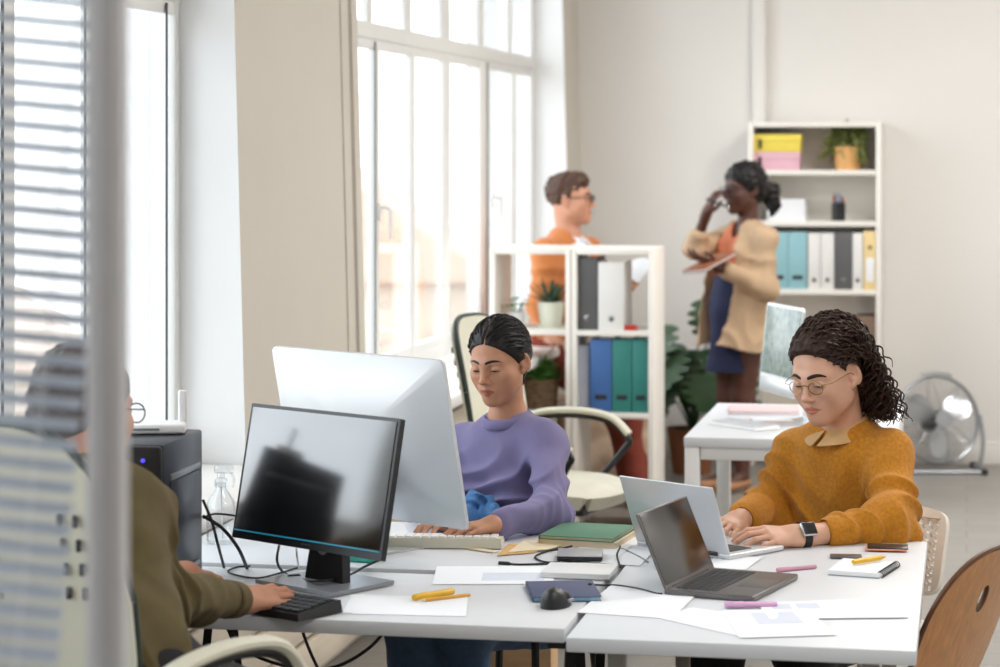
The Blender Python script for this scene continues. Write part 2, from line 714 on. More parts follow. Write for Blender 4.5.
nt.links.new(mx.outputs[2], bs.inputs['Base Color'])
bs.inputs['Roughness'].default_value = .42
mb = MB()
mb.box(((XR - 2.6) / 2, (YB + YF) / 2, -.05), (XR + 2.6 + .4, YB - YF + .4, .1))
struct(mb.build('floor', fm))

mb = MB()
mb.box(((XR - 2.6) / 2, (YB + YF) / 2, ROOM_H + .05), (XR + 2.6 + .4, YB - YF + .4, .1))
struct(mb.build('ceiling', M_wallback))

mb = MB()
mb.box(((XR - 2.6) / 2, YB + .1, ROOM_H / 2), (XR + 2.6 + .4, .2, ROOM_H))
struct(mb.build('wall_back', M_wallback))
mb = MB()
mb.box((XR + .1, (YB + YF) / 2, ROOM_H / 2), (.2, YB - YF, ROOM_H))
struct(mb.build('wall_right', M_wallback))
mb = MB()
mb.box(((XR - 2.6) / 2, YF - .1, ROOM_H / 2), (XR + 2.6 + .4, .2, ROOM_H))
struct(mb.build('wall_front', M_wallback))

# the window wall leans a little, as in old houses; its reveals are shallow
mb = MB()
OUT = -2.60


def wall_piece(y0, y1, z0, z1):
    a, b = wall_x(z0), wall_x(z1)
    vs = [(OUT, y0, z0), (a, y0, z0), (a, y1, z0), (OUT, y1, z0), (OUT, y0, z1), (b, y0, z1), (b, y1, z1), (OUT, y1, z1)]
    mb.use(M_wall_shaded).add(vs, [[0, 1, 2, 3], [4, 5, 6, 7], [1, 2, 6, 5], [3, 0, 4, 7]])
    mb.use(M_reveal_lit).add(vs, [[0, 1, 5, 4], [2, 3, 7, 6]])      # window light on the reveals is put into this whiter colour


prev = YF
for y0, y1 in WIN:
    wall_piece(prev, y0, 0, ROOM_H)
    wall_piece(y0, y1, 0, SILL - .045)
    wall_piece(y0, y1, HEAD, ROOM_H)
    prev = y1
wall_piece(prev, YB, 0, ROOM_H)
struct(mb.build('wall_left', M_wall_shaded, smooth=False))


def yw(px):
    u = (px - 500.0) / F
    return GX * (CS + u * SN) / (-SN + u * CS)


TR0, TR1 = 2.160, 2.225      # transom


def window(name, y0, y1, bars_low, bars_high, seals, handles):
    """bars: lists of (centre, width) along the wall"""
    w = MB()
    t = .030
    w.box((GX, (y0 + y1) / 2, SILL + .035), (t, y1 - y0, .07), .005)
    w.box((GX, (y0 + y1) / 2, HEAD - .035), (t, y1 - y0, .07), .005)
    for y in (y0 + .025, y1 - .025):
        w.box((GX, y, (SILL + HEAD) / 2), (t, .05, HEAD - SILL), .005)
    w.box((GX + .003, (y0 + y1) / 2, (TR0 + TR1) / 2), (t + .008, y1 - y0, TR1 - TR0), .005)
    for y, b in bars_high:
        w.box((GX, y, (HEAD + TR1) / 2), (t - .006, b, HEAD - TR1), .005)
    root = w.build(name, M_frame)
    struct(root)
    for y, b in bars_low:
        MB().box((GX + .002, y, (SILL + TR0) / 2), (t, b, TR0 - SILL), .005).build('window_bar', M_frame, root)
    s = MB()
    for z in (SILL + .085, TR0 - .020):
        s.box((GX + .002, (y0 + y1) / 2, z), (t - .006, y1 - y0 - .1, .040), .004)
    s.build('window_sash', M_frame, root)
    g = MB()
    g.box((GX - .004, (y0 + y1) / 2, (SILL + HEAD) / 2), (.006, y1 - y0 - .06, HEAD - SILL - .06))
    g.build('pane', M_glass, root)
    for y in seals:
        MB().box((GX + .0195, y, (SILL + TR0) / 2 + .03), (.004, .011, TR0 - SILL - .08)).build('window_seal', M_seal, root)
    for y, z in handles:
        h = MB()
        h.box((GX + .023, y, z), (.012, .026, .07), .004)
        h.tube([(GX + .026, y, z + .015), (GX + .060, y, z + .015), (GX + .066, y + .004, z), (GX + .066, y + .01, z - .11)], .0075, 8, smooth=3)
        h.build('window_handle', M_white_plastic, root)
    return root


def yf(px):
    """where a sight line meets the inner face of the bars"""
    return yw(px) * (GX + .016) / GX


def bar(pa, pb):
    """a bar seen between two columns of the view, its depth allowed for"""
    a, b = yw(pa) * (GX - .014) / GX, yf(pb)
    return (yf((pa + pb) / 2), max(.07, abs(b - a) + .015))


W2 = WIN[2]
window('window_3', W2[0], W2[1], [bar(373.5, 381), bar(409.5, 417), bar(441, 453), bar(478, 492), bar(512.5, 516)],
       [bar(367.5, 375), bar(403.5, 415.5), bar(440, 454), bar(477, 487), bar(508, 515)], [yf(374.5), yf(487)], [(yf(378), 1.47), (yf(491), 1.47)])
W1 = WIN[1]
window('window_2', W1[0], W1[1], [bar(86, 124), bar(3, 16)], [bar(86, 124)], [yf(165.5), yf(84), yf(1)], [])
W0 = WIN[0]
window('window_1', W0[0], W0[1], [(1.1, .1), (1.9, .1), (2.7, .1)], [(1.1, .1), (1.9, .1), (2.7, .1)], [], [])

for i, (y0, y1) in enumerate(WIN):
    s = MB()
    x0, x1 = GX + .03, -1.92
    s.box(((x0 + x1) / 2, (y0 + y1) / 2, SILL - .0225), (x1 - x0, y1 - y0 - .01, .045), .008)
    o = s.build('trim_%d' % (i + 1), M_frame)
    struct(o, 'white window sill board')

# a white batten up the far edge of the pier, boards under the sills, the skirting and the pipe casing of the back wall
s = MB()
a, b = wall_x(.8), wall_x(ROOM_H)
for y0, y1, d in ((8.13, 8.20, .006), (8.255, 8.335, .012)):
    s.add([(a - .02, y0, .78), (a + d, y0, .78), (a + d, y1, .78), (a - .02, y1, .78), (b - .02, y0, ROOM_H), (b + d, y0, ROOM_H), (b + d, y1, ROOM_H), (b - .02, y1, ROOM_H)],
          [[0, 1, 2, 3], [4, 5, 6, 7], [0, 1, 5, 4], [1, 2, 6, 5], [2, 3, 7, 6], [3, 0, 4, 7]])
struct(s.build('trim_4', M_wall_shaded, smooth=False), 'slim battens up the edge of the window pier')
s = MB()
for k in range(5):
    s.box((wall_x(.4) + .035, 6.0, .10 + k * .125), (.05, 9.0, .105), .006)
struct(s.build('trim_5', mat('beige boards', '#d5cbbb', .6, vary=.06, scale=6, stretch=(1, .2, 4))), 'horizontal pale boards below the window sill')
s = MB()
s.box(((XR - 2.1) / 2, YB - .011, .05), (XR + 2.1, .022, .10), .004)
s.box(((XR - 2.1) / 2, YB - .006, .112), (XR + 2.1, .012, .024), .004)
struct(s.build('baseboard_back', M_wallback))
pa, pb = at_y(753, 60, YB), at_y(766, 60, YB)
s = MB()
s.box(((pa.x + pb.x) / 2, YB - .025, ROOM_H / 2), (abs(pb.x - pa.x), .05, ROOM_H), .006)
struct(s.build('trim_6', M_wallback), 'narrow vertical pipe casing on the back wall')

# the glazed partition close to the lens: its post
P0, P1 = at(90, 300, 2.40), at(126, 300, 2.40)
s = MB()
pc = (P0 + P1) / 2
s.box((pc.x, pc.y, ROOM_H / 2), ((P1 - P0).length * 1.0, .045, ROOM_H), .004, None, 2, YAW)
gq = pc - RV * .010 - DV * .026
s.box((gq.x, gq.y, ROOM_H / 2), (.014, .012, ROOM_H), .003, None, 2, YAW)
struct(s.build('trim_7', M_post), 'grey upright of the partition')

# ------------------------------------------------------------------ outside
ex = []


def house(x, y, w, d, h, col, roofc, label, rz=0.):
    m = mat('render ' + col, col, .9, vary=.06, scale=.4)
    t = thing('house', label, 'house', (x, y, -9), rz)
    b = MB()
    b.box((0, 0, h / 2), (d, w, h), .05)
    wl = b.build('walls', m, t)
    r = MB()
    r.prism([(-d / 2 - .3, h), (d / 2 + .3, h), (0, h + d * .35)], -w / 2 - .3, w / 2 + .3, 'y')
    r.build('roof', mat('roof ' + roofc, roofc, .9, vary=.08, scale=2), t)
    for k in range(int(h // 3)):
        for j in range(int(w // 2.6)):
            q = MB()
            yy = -w / 2 + 1.3 + j * 2.6
            q.box((d / 2 + .03, yy, 1.7 + k * 3), (.08, 1.1, 1.6), .02)
            q.build('window', mat('far panes', '#bcbab8', .4), t)


house(-19.0, 73, 14, 9, 7.0, '#c8b9ab', '#cdb3a3', 'pale house with red tiled roof outside the far window', .2)
house(-36.0, 84, 9, 8, 2.6, '#d3c4b8', '#d3c0b3', 'pinkish house to the left of the red roofed one, outside the window', .1)
house(-9.0, 84, 8, 8, 6.0, '#d3c6ba', '#d3c0b3', 'ochre house beyond the right-hand panes of the far window', .15)
o = MB()
o.box((-32, 40, -9.1), (58, 120, .2))
struct(o.build('ground', mat('pale ground outside', '#c4c1bb', .9, vary=.05, scale=.5)))

# ------------------------------------------------------------------ the blind
bl = thing('venetian_blind', 'blue grey venetian blind hanging slightly askew beside the grey post', 'blind', at(40, 300, 2.43), YAW)
sl = MB()
pitch = .0213
x0, x1 = -.165, .052
zt = 1.12
n = 78
for k in range(n):
    z = zt - k * pitch - .05
    T = Matrix.Rotation(math.radians(5.2), 4, 'Y') @ Matrix.Translation((0, 0, z)) @ Matrix.Rotation(math.radians(23), 4, 'X')

    def f(u, v):
        return (x0 + (x1 - x0) * u, (v - .5) * .025, .0022 * (1 - (2 * v - 1) ** 2))
    sl.grid(f, 4, 6, .0006, T)
sl.build('slats', M_blind, bl)
ld = MB()
for x in (-.12, .012):
    for y in (-.0125, .0125):
        ld.tube([(x + .0 + .09 * zt, y, zt), (x - .05, y, zt - n * pitch)], .0007, 5)
ld.build('ladder_cord', M_white_plastic, bl)
hr = MB()
hr.box(((x0 + x1) / 2, 0, zt - .01), (x1 - x0, .034, .03), .004, Matrix.Rotation(math.radians(5.2), 4, 'Y'))
hr.build('head_rail', M_blind, bl)

# ================================================================== PEOPLE
def head_shapes(S, o, R, sc=1., female=False, ears=True, lid=.0):
    """head in its own frame: x right, y forward, z up, origin between the ears at eye height"""
    o = A3(o)

    def W(p):
        return o + R @ (A3(p) * sc)

    def e(c, r, k=.02, op='u', Rl=None):
        S.ell(W(c), A3(r) * sc, R if Rl is None else R @ A3(Rl), k * sc, op)

    def cn(a, b, ra, rb, k=.02, op='u'):
        S.cone(W(a), W(b), ra * sc, rb * sc, k * sc, op)
    fw = .95 if female else 1.
    e((0, -.014, .036), (.077, .098, .086))
    e((0, .030, -.035), (.061 * fw, .060, .085), .035)
    for s in (-1, 1):
        cn((s * .050 * fw, .006, -.058 if female else -.062), (s * .013, .064, -.096), .014 if female else .016, .012 if female else .014, .03)     # jaw
        e((s * .044 * fw, .056, -.024), (.020, .018, .017), .025)                       # cheekbone
        e((s * .047 * fw, .030, -.042), (.016, .034, .032), .03)
        cn((s * .012, .0815, .016), (s * .044, .064, .018), .010 if female else .0115, .009, .018)
    e((0, .071, -.100), (.018 * fw, .016, .015), .022)                                  # chin
    e((0, .072, -.066), (.026, .021, .024), .02)                                        # mouth mound
    for s in (-1, 1):
        e((s * .032, .097, -.003), (.017, .017, .0115), .014, 's')                      # eye socket
    for s in (-1, 1):
        e((s * .031, .0735, -.003), (.0158, .0152, .0132), .004)                        # lids over the eyeball
        e((s * .031, .0915, -.003 - lid), (.0128, .0090, .0012 + .0022 * (1 - lid / .006)), .0015, 's')    # the slit between them
    cn((0, .085, .012), (0, .106, -.029), .0075, .0085, .014)                           # nose
    e((0, .1085, -.033), (.0095, .0095, .0082), .008)
    for s in (-1, 1):
        e((s * .0115, .098, -.037), (.0068, .0085, .0062), .007)
        e((s * .0058, .1015, -.0435), (.0030, .0042, .0025), .002, 's')
    up = .0042 if not female else .0050
    for s in (-1, 1):
        cn((s * .004, .0935, -.0625), (s * .021, .083, -.0685), up, .0022, .004)        # lips
        cn((s * .003, .0925, -.0735), (s * .020, .082, -.0690), up * 1.15, .0024, .004)
        cn((0, .0985, -.0682), (s * .022, .086, -.0690), .0012, .0010, .002, 's')
    if ears:
        for s in (-1, 1):
            Rl = np.array(Matrix.Rotation(s * .52, 3, 'Z') @ Matrix.Rotation(-.22, 3, 'X'))
            e((s * .0800, -.012, -.005), (.0070, .0185, .0320), .005, 'u', Rl)
            e((s * .0870, -.006, -.001), (.0085, .0110, .0205), .003, 's', Rl)
            e((s * .0745, -.003, -.033), (.006, .008, .009), .006)
    return W


def head_tint(o, R, sc, lips=(.80, .52, .52), brow=None, cheek=(1.0, .90, .88)):
    o = A3(o)

    def t(V):
        q = ((V - o) @ R) / sc
        col = np.ones((len(V), 3), np.float32)
        x, y, z = q[:, 0], q[:, 1], q[:, 2]
        dc = np.exp(-(((np.abs(x) - .042) / .018) ** 2 + ((z + .028) / .018) ** 2)) * (y > .02)
        dn = np.exp(-((x / .016) ** 2 + ((z + .034) / .012) ** 2)) * (y > .08)
        w = np.clip(dc * .35 + dn * .5, 0, 1)[:, None]
        col = col * (1 - w) + np.array(cheek) * w
        zc = -.0685 + .0006
        hl = .0095 * np.clip(1 - (np.abs(x) / .0245) ** 2, 0, 1) + .0008
        m = (np.abs(z - zc) < hl) & (y > .075) & (np.abs(x) < .0245)
        col[m] = np.array(lips)
        return col
    return t


def surface_y(S, W, x, z, y0=.15):
    """walk from in front of the face to the skin at head coordinates x, z"""
    ys = np.linspace(y0, .0, 151)
    P = np.array([W((x, y, z)) for y in ys], np.float32)
    d = S.field(P)
    i = int(np.argmax(d < 0))
    return float(ys[i])


def face_parts(root, S, W, R, sc, hairmat, eyemat, female=False, down=.5, lid=0.):
    """eyes, lashes and brows as parts of the person"""
    gaze = A3((0, math.cos(down), -math.sin(down)))
    for s in (-1, 1):
        c = W((s * .031, .0745, -.003))
        g = R @ gaze
        gm = MB()
        # eyeball, its iris round the line of sight
        q = Vector((0, 0, 1)).rotation_difference(Vector(g)).to_matrix().to_4x4()
        T = Matrix.Translation(Vector(c)) @ q
        r = .0126 * sc
        prof = [(r * math.sin(a), -r * math.cos(a)) for a in np.linspace(.02, PI - .02, 17)]
        for i in range(16):
            mid = (prof[i][1] + prof[i + 1][1]) / 2 / r
            gm.use(M_white_eye if mid < .86 else (eyemat if mid < .965 else M_pupil))
            n = 20
            vs = [(prof[j][0] * math.cos(2 * PI * k / n), prof[j][0] * math.sin(2 * PI * k / n), prof[j][1])
                  for j in (i, i + 1) for k in range(n)]
            gm.add(vs, [[k, (k + 1) % n, n + (k + 1) % n, n + k] for k in range(n)], T)
        gm.build('eye', None, root)
        lash = []
        for t in np.linspace(-1, 1, 9):
            x = s * .031 + t * .0140
            z = -.0034 - lid + .0026 * (1 - t * t)
            lash.append(W((x, max(surface_y(S, W, x, z), surface_y(S, W, x, z + .003)) + .0004, z)))
        MB().tube([Vector(p) for p in lash], [.0005 * sc + (.0017 if female else .0012) * sc * (1 - abs(t)) for t in np.linspace(-1, 1, 9)], 6).build('eyelashes', hairmat, root)
        bt = [(.010, .0185), (.019, .0215), (.031, .0235), (.043, .0215), (.053, .0160)]
        pts = [W((s * x, surface_y(S, W, s * x, z) + .0002, z)) for x, z in bt]
        th = [.0032, .0042, .0040, .0030, .0012] if female else [.0034, .0050, .0050, .0040, .0018]
        MB().tube([Vector(p) for p in pts], [t * sc for t in th], 8, smooth=4, flat=.45, up=Vector(R[:, 1])).build('eyebrow', hairmat, root)


def hand_shapes(S, wrist, fwd, up, thumb, sc=1., curl=(.45, .55, .35), spread=1., fr=1., tcurl=0., extra=(0, 0, 0, 0)):
    """palm, four unequal fingers and a thumb; thumb = +1 when it lies to the right of the back of the hand"""
    f = Vector(fwd).normalized()
    u = Vector(up)
    u = (u - f * u.dot(f)).normalized()
    l = f.cross(u) * thumb
    w = Vector(wrist)

    def P(a, b, c):
        return w + (f * a + l * b + u * c) * sc
    kn = [(.088, .026, .004), (.092, .007, .006), (.087, -.012, .004), (.078, -.029, -.001)]
    for a, b, c in kn:
        S.cone(P(.006, b * .55, 0), P(a - .008, b * .92, c - .003), .0150 * sc, .0112 * sc, .012 * sc)
    S.cone(P(-.03, 0, 0), P(.012, 0, 0), .024 * sc, .022 * sc, .02 * sc)
    lens = [(.042, .026, .020), (.047, .030, .021), (.043, .028, .020), (.034, .021, .018)]
    for i, ((a, b, c), L) in enumerate(zip(kn, lens)):
        ang = -.12
        yaw = (.10, .02, -.06, -.15)[i] * spread
        p = P(a - .006, b * .95, c - .002)
        rad = (.0084, .0086, .0082, .0072)[i] * fr * sc
        for q in range(3):
            ang += curl[q] + extra[i] * (.5 if q else 1.)
            d = (f * math.cos(yaw) + l * math.sin(yaw)) * math.cos(ang) - u * math.sin(ang)
            n = p + d * L[q] * sc
            S.cone(p, n, rad, rad * .90, .0035 * sc if q or i == 0 else .0045 * sc)
            p, rad = n, rad * .90
    t0, t1, t2, t3 = P(.016, .018, -.004), P(.046, .044, -.014), P(.074, .052 - tcurl * .02, -.022), P(.098, .050 - tcurl * .05, -.026)
    S.cone(t0, t1, .0145 * sc, .0115 * sc, .012 * sc)
    S.cone(t1, t2, .0110 * sc * fr, .0098 * sc * fr, .004 * sc)
    S.cone(t2, t3, .0098 * sc * fr, .0080 * sc * fr, .003 * sc)


def torso_shapes(S, pel, nk, shl, shr, e=0., w=1., bust=0., belly=0.):
    pel, nk, shl, shr = [Vector(p) for p in (pel, nk, shl, shr)]
    up = (nk - pel)
    L = up.length
    upn = up.normalized()
    rt = (shr - shl)
    rt = (rt - upn * rt.dot(upn)).normalized()
    fw = upn.cross(rt)
    R = np.array([rt, fw, upn], np.float32).T
    c = pel + up * .66
    S.ell(c, (.152 * w + e, .100 * w + e, .21 * L / .52 + e), R, .04)
    S.ell(pel + up * .30 + fw * .004, (.140 * w + e, .100 * w + e + belly, .19 * L / .52 + e), R, .06)
    S.ell(pel, (.165 * w + e, .115 * w + e, .13 + e), R, .06)
    for s, sh in ((-1, shl), (1, shr)):
        S.cone(nk + fw * -.02 - upn * .052, sh - upn * .012, .046 + e * .8, .046 * w + e * .8, .05)
        if bust:
            S.ell(pel + up * .66 + rt * (s * .066) + fw * .075, (bust + e * .6, bust * .9 + e * .6, bust * 1.05 + e * .6), R, .05)
    return R, rt, fw, upn


def capped(a, b, w):
    """signed half space that keeps everything on the a side of point b"""
    a, b = A3(a), A3(b)
    n = (b - a) / np.linalg.norm(b - a)
    return lambda P: (P - b) @ n - w


def person(label, loc):
    return thing('person', label, 'person', loc)


def place(root):
    """parts were grown in room coordinates: bring them under the root without moving them"""
    for c in root.children:
        c.matrix_parent_inverse = Matrix.Translation(-Vector(root.location))


def locks(n, o, R, sc, keep, rad, seed, length, curl=.009, pitch=.03, thick=.003, low=-.12, back=1., lift=.012, jitter=.4, shape=False, hug=False):
    """hair strands that start on the scalp, run back over the skull and fall; each a tapering coiled tube"""
    r = np.random.default_rng(seed)
    mb = MB()
    C = A3((0, -.014, .036))
    RAD = A3((.077, .098, .086))
    made = 0
    while made < n:
        d = r.normal(size=3)
        d /= np.linalg.norm(d)
        p = C + d * (RAD + .006)
        if not keep(p):
            continue
        made += 1
        stray = False
        L = length * r.uniform(.65, 1.05)
        ph = r.uniform(0, 2 * PI)
        cr = curl * r.uniform(.6, 1.25)
        off = lift * r.uniform(.2, 1.3)
        pts, rs = [], []
        s, ds = 0., .007
        side = np.sign(p[0]) * r.uniform(.2, .8)
        wob = r.normal(size=3) * jitter
        q = p.copy()
        while s < L:
            u = (q - C) / (RAD + .006)
            nrm = u / (RAD + .006)
            nrm /= np.linalg.norm(nrm)
            fall = np.clip((s - .05) / .09, 0, 1)
            if shape:
                fall = max(float(np.clip((-.015 - q[1]) / .07, 0, 1)), float(np.clip((s - .13) / .05, 0, 1)))
            if hug:
                want = A3((0, -.112, -.012)) - q
                if want @ want < .0004:
                    break
                want = want / np.linalg.norm(want) + A3((0, 0, .25 * max(0, 1 - s / .06))) + wob * .3
            elif shape:
                want = A3((side * .25 * (1 - fall), -back * (1 - fall) - .02, .12 * (1 - fall) - 1.3 * fall)) + wob * .35
            else:
                want = A3((side * .5 * (1 - fall), -back * (1 - fall), -.25 - 1.3 * fall)) + wob * .35
            want = want - nrm * min(0, want @ nrm) * (1 if q[2] > -.05 else .2)
            want /= np.linalg.norm(want)
            q = q + want * ds
            of_ = off * float(np.clip((.02 - q[1]) / .09, .12, 1)) if shape else off
            u = (q - C) / (RAD + .006 + of_)
            lu = np.linalg.norm(u)
            if hug or (lu < 1 and q[2] > -.06):
                q = C + u / lu * (RAD + .006 + of_)
            if shape and ((q[1] > -.02 and lu > 1.22) or (q[1] > -.032 and q[2] < -.015) or (q[0] > .088 and q[2] < .0)):
                stray = True
            if q[2] < low:
                break
            t1 = np.cross(want, nrm)
            t1 /= np.linalg.norm(t1) + 1e-6
            t2 = np.cross(want, t1)
            k = min(1, s / .05)
            a = ph + s / pitch * 2 * PI
            pts.append(Vector(o + R @ ((q + (t1 * math.cos(a) + t2 * math.sin(a)) * cr * k) * sc)))
            s += ds
        m = len(pts)
        if m < 4 or stray or (shape and ((q[1] > -.01 and q[2] < .11) or (q[1] > -.035 and q[2] < -.03))):
            continue
        rs = [thick * sc * (.55 + .45 * math.sin(PI * min(1, .25 + i / m * .75))) * (1 if i < m - 3 else .6) for i in range(m)]
        mb.tube(pts, rs, 5, smooth=2)
    return mb


M_white_eye = mat('eye white', '#d9d2cb', .25, vary=.01)
M_pupil = mat('pupil', '#0a0807', .1, vary=0)
M_iris_brown = mat('iris brown', '#33201a', .15, vary=.1)
M_hair_black = mat('black hair', '#151213', .45, vary=.3, scale=60, spec=.3)
M_hair_brown = mat('dark brown hair', '#33221a', .5, vary=.35, scale=45, spec=.25)
M_hair_short = mat('chestnut hair', '#4a3021', .55, vary=.3, scale=40)
M_hair_grey = mat('greyish brown hair', '#4b3a33', .55, vary=.3, scale=40)
SKIN = dict(rough=.48, vary=.03, scale=40, sss=.18, attr='tint', bump=.04, bscale=350)
M_skin_olive = mat('olive skin', '#ba876a', **SKIN)
M_skin_fair = mat('fair skin', '#d6a78e', **SKIN)
M_skin_dark = mat('deep brown skin', '#553226', **SKIN)
M_skin_tan = mat('tanned skin', '#cb9479', **SKIN)
ONES = lambda V: np.ones((len(V), 3), np.float32)


def ring(pts, r, n=10):
    return MB().tube(pts, r, n, cap=False)


def collar_ring(c, R, rx, ry, r, tilt=.0, dz=.0, n=40, name='collar', material=None, parent=None, flat=1.):
    c = A3(c)
    pts = []
    for k in range(n + 1):
        q = 2 * PI * k / n
        pts.append(Vector(c + R @ A3((rx * math.cos(q), ry * math.sin(q), -tilt * math.sin(q) + dz))))
    mb = MB()
    mb.tube(pts, r, 10, cap=False, flat=flat, up=Vector(R[:, 2]))
    return mb.build(name, material, parent)


# ------------------------------------------------------------------ woman in lavender at the far desk
def build_woman():
    root = person('seated woman in a lavender sweater, dark hair tied back, typing behind the pale silver computer', at(512, 600, 6.5) * 1)
    root.location.z = 0
    fw2 = -DV * math.cos(math.radians(30)) - RV * math.sin(math.radians(30))
    f = Vector((fw2.x, fw2.y, -math.tan(math.radians(13))))
    R = frame(f, math.radians(2))
    o, sc = at(499, 360.5, 6.38), .905
    S = Body()
    W = head_shapes(S, o, R, sc, True, lid=.0042)
    nk = at(508, 416, 6.43)
    S.chain([W((0, -.028, -.055)), nk, nk + Vector((0, 0, -.05))], [.043, .043, .06], .03)
    pel, shl, shr = at(514, 598, 6.56), at(544, 441, 6.36), at(463, 443, 6.56)
    elL, wrL = at(553, 513, 6.15), at(494, 525, 5.98)
    elR, wrR = at(428, 510, 6.40), at(446, 521, 6.10)
    torso_shapes(S, pel, nk, shl, shr, -.022, .88, .040)
    for sh, el, wr in ((shl, elL, wrL), (shr, elR, wrR)):
        S.chain([sh, el, wr], [.032, .027, .023], .03)
    hand_shapes(S, wrL, at(446, 531, 5.90) - wrL, Vector((0, 0, 1)) + RV * .12, +1, .88, (.28, .42, .38))
    hand_shapes(S, wrR, at(412, 529, 5.93) - wrR, Vector((0, 0, 1)), -1, .88, (.28, .42, .38))
    hipl, hipr = pel + RV * .09 + Vector((0, 0, -.03)), pel - RV * .09 + Vector((0, 0, -.03))
    knl, knr = at(462, 645, 6.12), at(414, 648, 6.15)
    knl.z = knr.z = .50
    anl, anr = Vector((knl.x + .02, knl.y + .06, .085)), Vector((knr.x - .02, knr.y + .06, .085))
    legs = []
    for h_, k_, a_ in ((hipl, knl, anl), (hipr, knr, anr)):
        S.chain([h_, k_, a_], [.082, .055, .036], .03)
        S.cone(a_ + Vector((0, .0, -.04)), a_ + Vector((fw2 * .15)) + Vector((0, 0, -.055)), .035, .028, .02)
        legs.append((h_, k_, a_))
    grow(S, .0026, 'body', M_skin_olive, root, head_tint(o, R, sc, (.66, .38, .38)))
    face_parts(root, S, W, R, sc, M_hair_black, M_iris_brown, True, .62, .0042)
    # hair: parted in the middle, drawn back behind the ears to a low tail
    H = Body()
    n1 = waves(5, 14, 260, .0016, (1.0, .18, .5))
    oo = A3(o)
    H.ell(W((0, -.016, .036)), A3((.084, .104, .0925)) * sc, R, .02)
    H.ell(W((0, -.075, .0)), A3((.062, .045, .055)) * sc, R, .03)

    def hd(P):
        q = ((P - oo) @ R) / sc
        part = .007 * np.exp(-((q[:, 0] + .004) / .0032) ** 2) * (q[:, 1] > -.01)
        return (n1(q.astype(np.float32)) * .5 + part).astype(np.float32)
    H.disp = hd

    def hl(P):
        q = ((P - oo) @ R) / sc
        return ((1.10 * q[:, 1] - .017 - q[:, 2] + .006 * np.clip(1 - np.abs(q[:, 0]) / .05, 0, 1)) * .68 * sc).astype(np.float32)
    H.clip.append(hl)
    grow(H, .0025, 'hair', M_hair_black, root)
    sl_ = locks(620, oo, R, sc, lambda p: p[2] > 1.10 * p[1] - .012 and abs(p[0] + .004) > .004, None, 14, .17, curl=.0012, pitch=.06, thick=.0021, low=-.10, back=1.3, lift=.0035, jitter=.10, hug=True)
    sl_.build('combed_strands', M_hair_black, root)
    T = Body()
    T.chain([W((0, -.105, -.01)), W((.010, -.125, -.05)), W((.030, -.105, -.105)), W((.045, -.085, -.15))], [.022, .024, .022, .008], .02)
    n2 = waves(9, 10, 300, .0022, (1, 1, .15))
    T.disp = lambda P: n2(((P - oo) @ R).astype(np.float32))
    grow(T, .0028, 'ponytail', M_hair_black, root)
    st = MB()
    st.lathe([(.0001, -.003), (.003, -.002), (.003, .002), (.0001, .003)], tuple(W((.0795, -.001, -.036))), 10)
    st.build('earring', M_steel, root)
    # sweater
    C = Body()
    Rt, rt, tf, up = torso_shapes(C, pel, nk - Vector((0, 0, .020)), shl, shr, .016, .89, .046, .012)
    C.chain([shl + Vector((0, 0, .0)), elL, wrL + (elL - wrL) * .12], [.050, .051, .034], .04)
    C.chain([shr, elR, wrR + (elR - wrR) * .12], [.050, .050, .034], .04)
    C.ell(nk - up * .060 + tf * .004, (.086, .070, .050), Rt, .03)
    C.cone(nk + Vector((0, 0, .062)), nk + Vector((0, 0, .13)), .058, .055, .006, 's')
    wv = waves(21, 9, 22, .0055)
    ph = waves(22, 6, 9, 2.6)
    dirs = A3(Vector(rt) * .75 + Vector((0, 0, 1)) * .8)
    eL, sL, wL = A3(elL), A3(shl), A3(wrL)

    def cd(P):
        x = P @ dirs
        fold = (ridge(x * 24 + ph(P)) - .5) * .019
        nearE = np.exp(-np.sum((P - eL) ** 2, 1) / .0085)
        bunch = ridge(((P - eL) @ A3((wL - eL) / np.linalg.norm(wL - eL))) * 75 + ph(P) * 1.6) * .007 * nearE - .004 * nearE
        g = np.clip((A3(nk)[2] - .05 - P[:, 2]) / .12, 0, 1)
        return (wv(P) * .8 + fold * g * (1 - nearE) + bunch).astype(np.float32)
    C.disp = cd
    C.clip.append(lambda P: (A3(pel)[2] + .01 - P[:, 2]).astype(np.float32))
    grow(C, .0042, 'sweater', M_lavender, root)
    collar_ring(nk + Vector((0, 0, -.010)) + tf * .006, frame((tf.x, tf.y, 0)), .0590, .0600, .0085, .012, .004, 40, 'collar', M_lavender, root, 1.7)
    d = (wrL - elL).normalized()
    MB().tube([wrL - d * .045, wrL - d * .03, wrL - d * .008], [.0335, .0325, .0300], 20).build('cuff', M_lavender, root)
    J = Body()
    for h_, k_, a_ in legs:
        J.chain([h_, k_, a_], [.098, .070, .052], .04)
    J.ell(pel, (.19, .15, .12), None, .05)
    jn = waves(31, 8, 40, .004)
    J.disp = jn
    grow(J, .006, 'jeans', M_denim, root)
    for h_, k_, a_ in legs:
        B = Body()
        B.cone(a_ + Vector((0, 0, -.045)), a_ + Vector(fw2) * .17 + Vector((0, 0, -.055)), .040, .030, .02)
        B.cone(a_ + Vector((0, 0, .02)), a_ + Vector((0, 0, -.045)), .046, .044, .02)
        B.clip.append(lambda P: (.001 - P[:, 2]).astype(np.float32))
        grow(B, .005, 'shoe', M_black_cloth, root)
    # blue shirt knotted round the waist
    K = Body()
    for i, (x, y, D, r_) in enumerate([(470, 507, 6.32, .036), (480, 500, 6.30, .034), (478, 516, 6.28, .032), (490, 512, 6.27, .030), (500, 519, 6.25, .024), (466, 520, 6.30, .034), (508, 524, 6.26, .02)]):
        K.ell(at(x, y, D), (r_ * 1.1, r_, r_ * .85), None, .02)
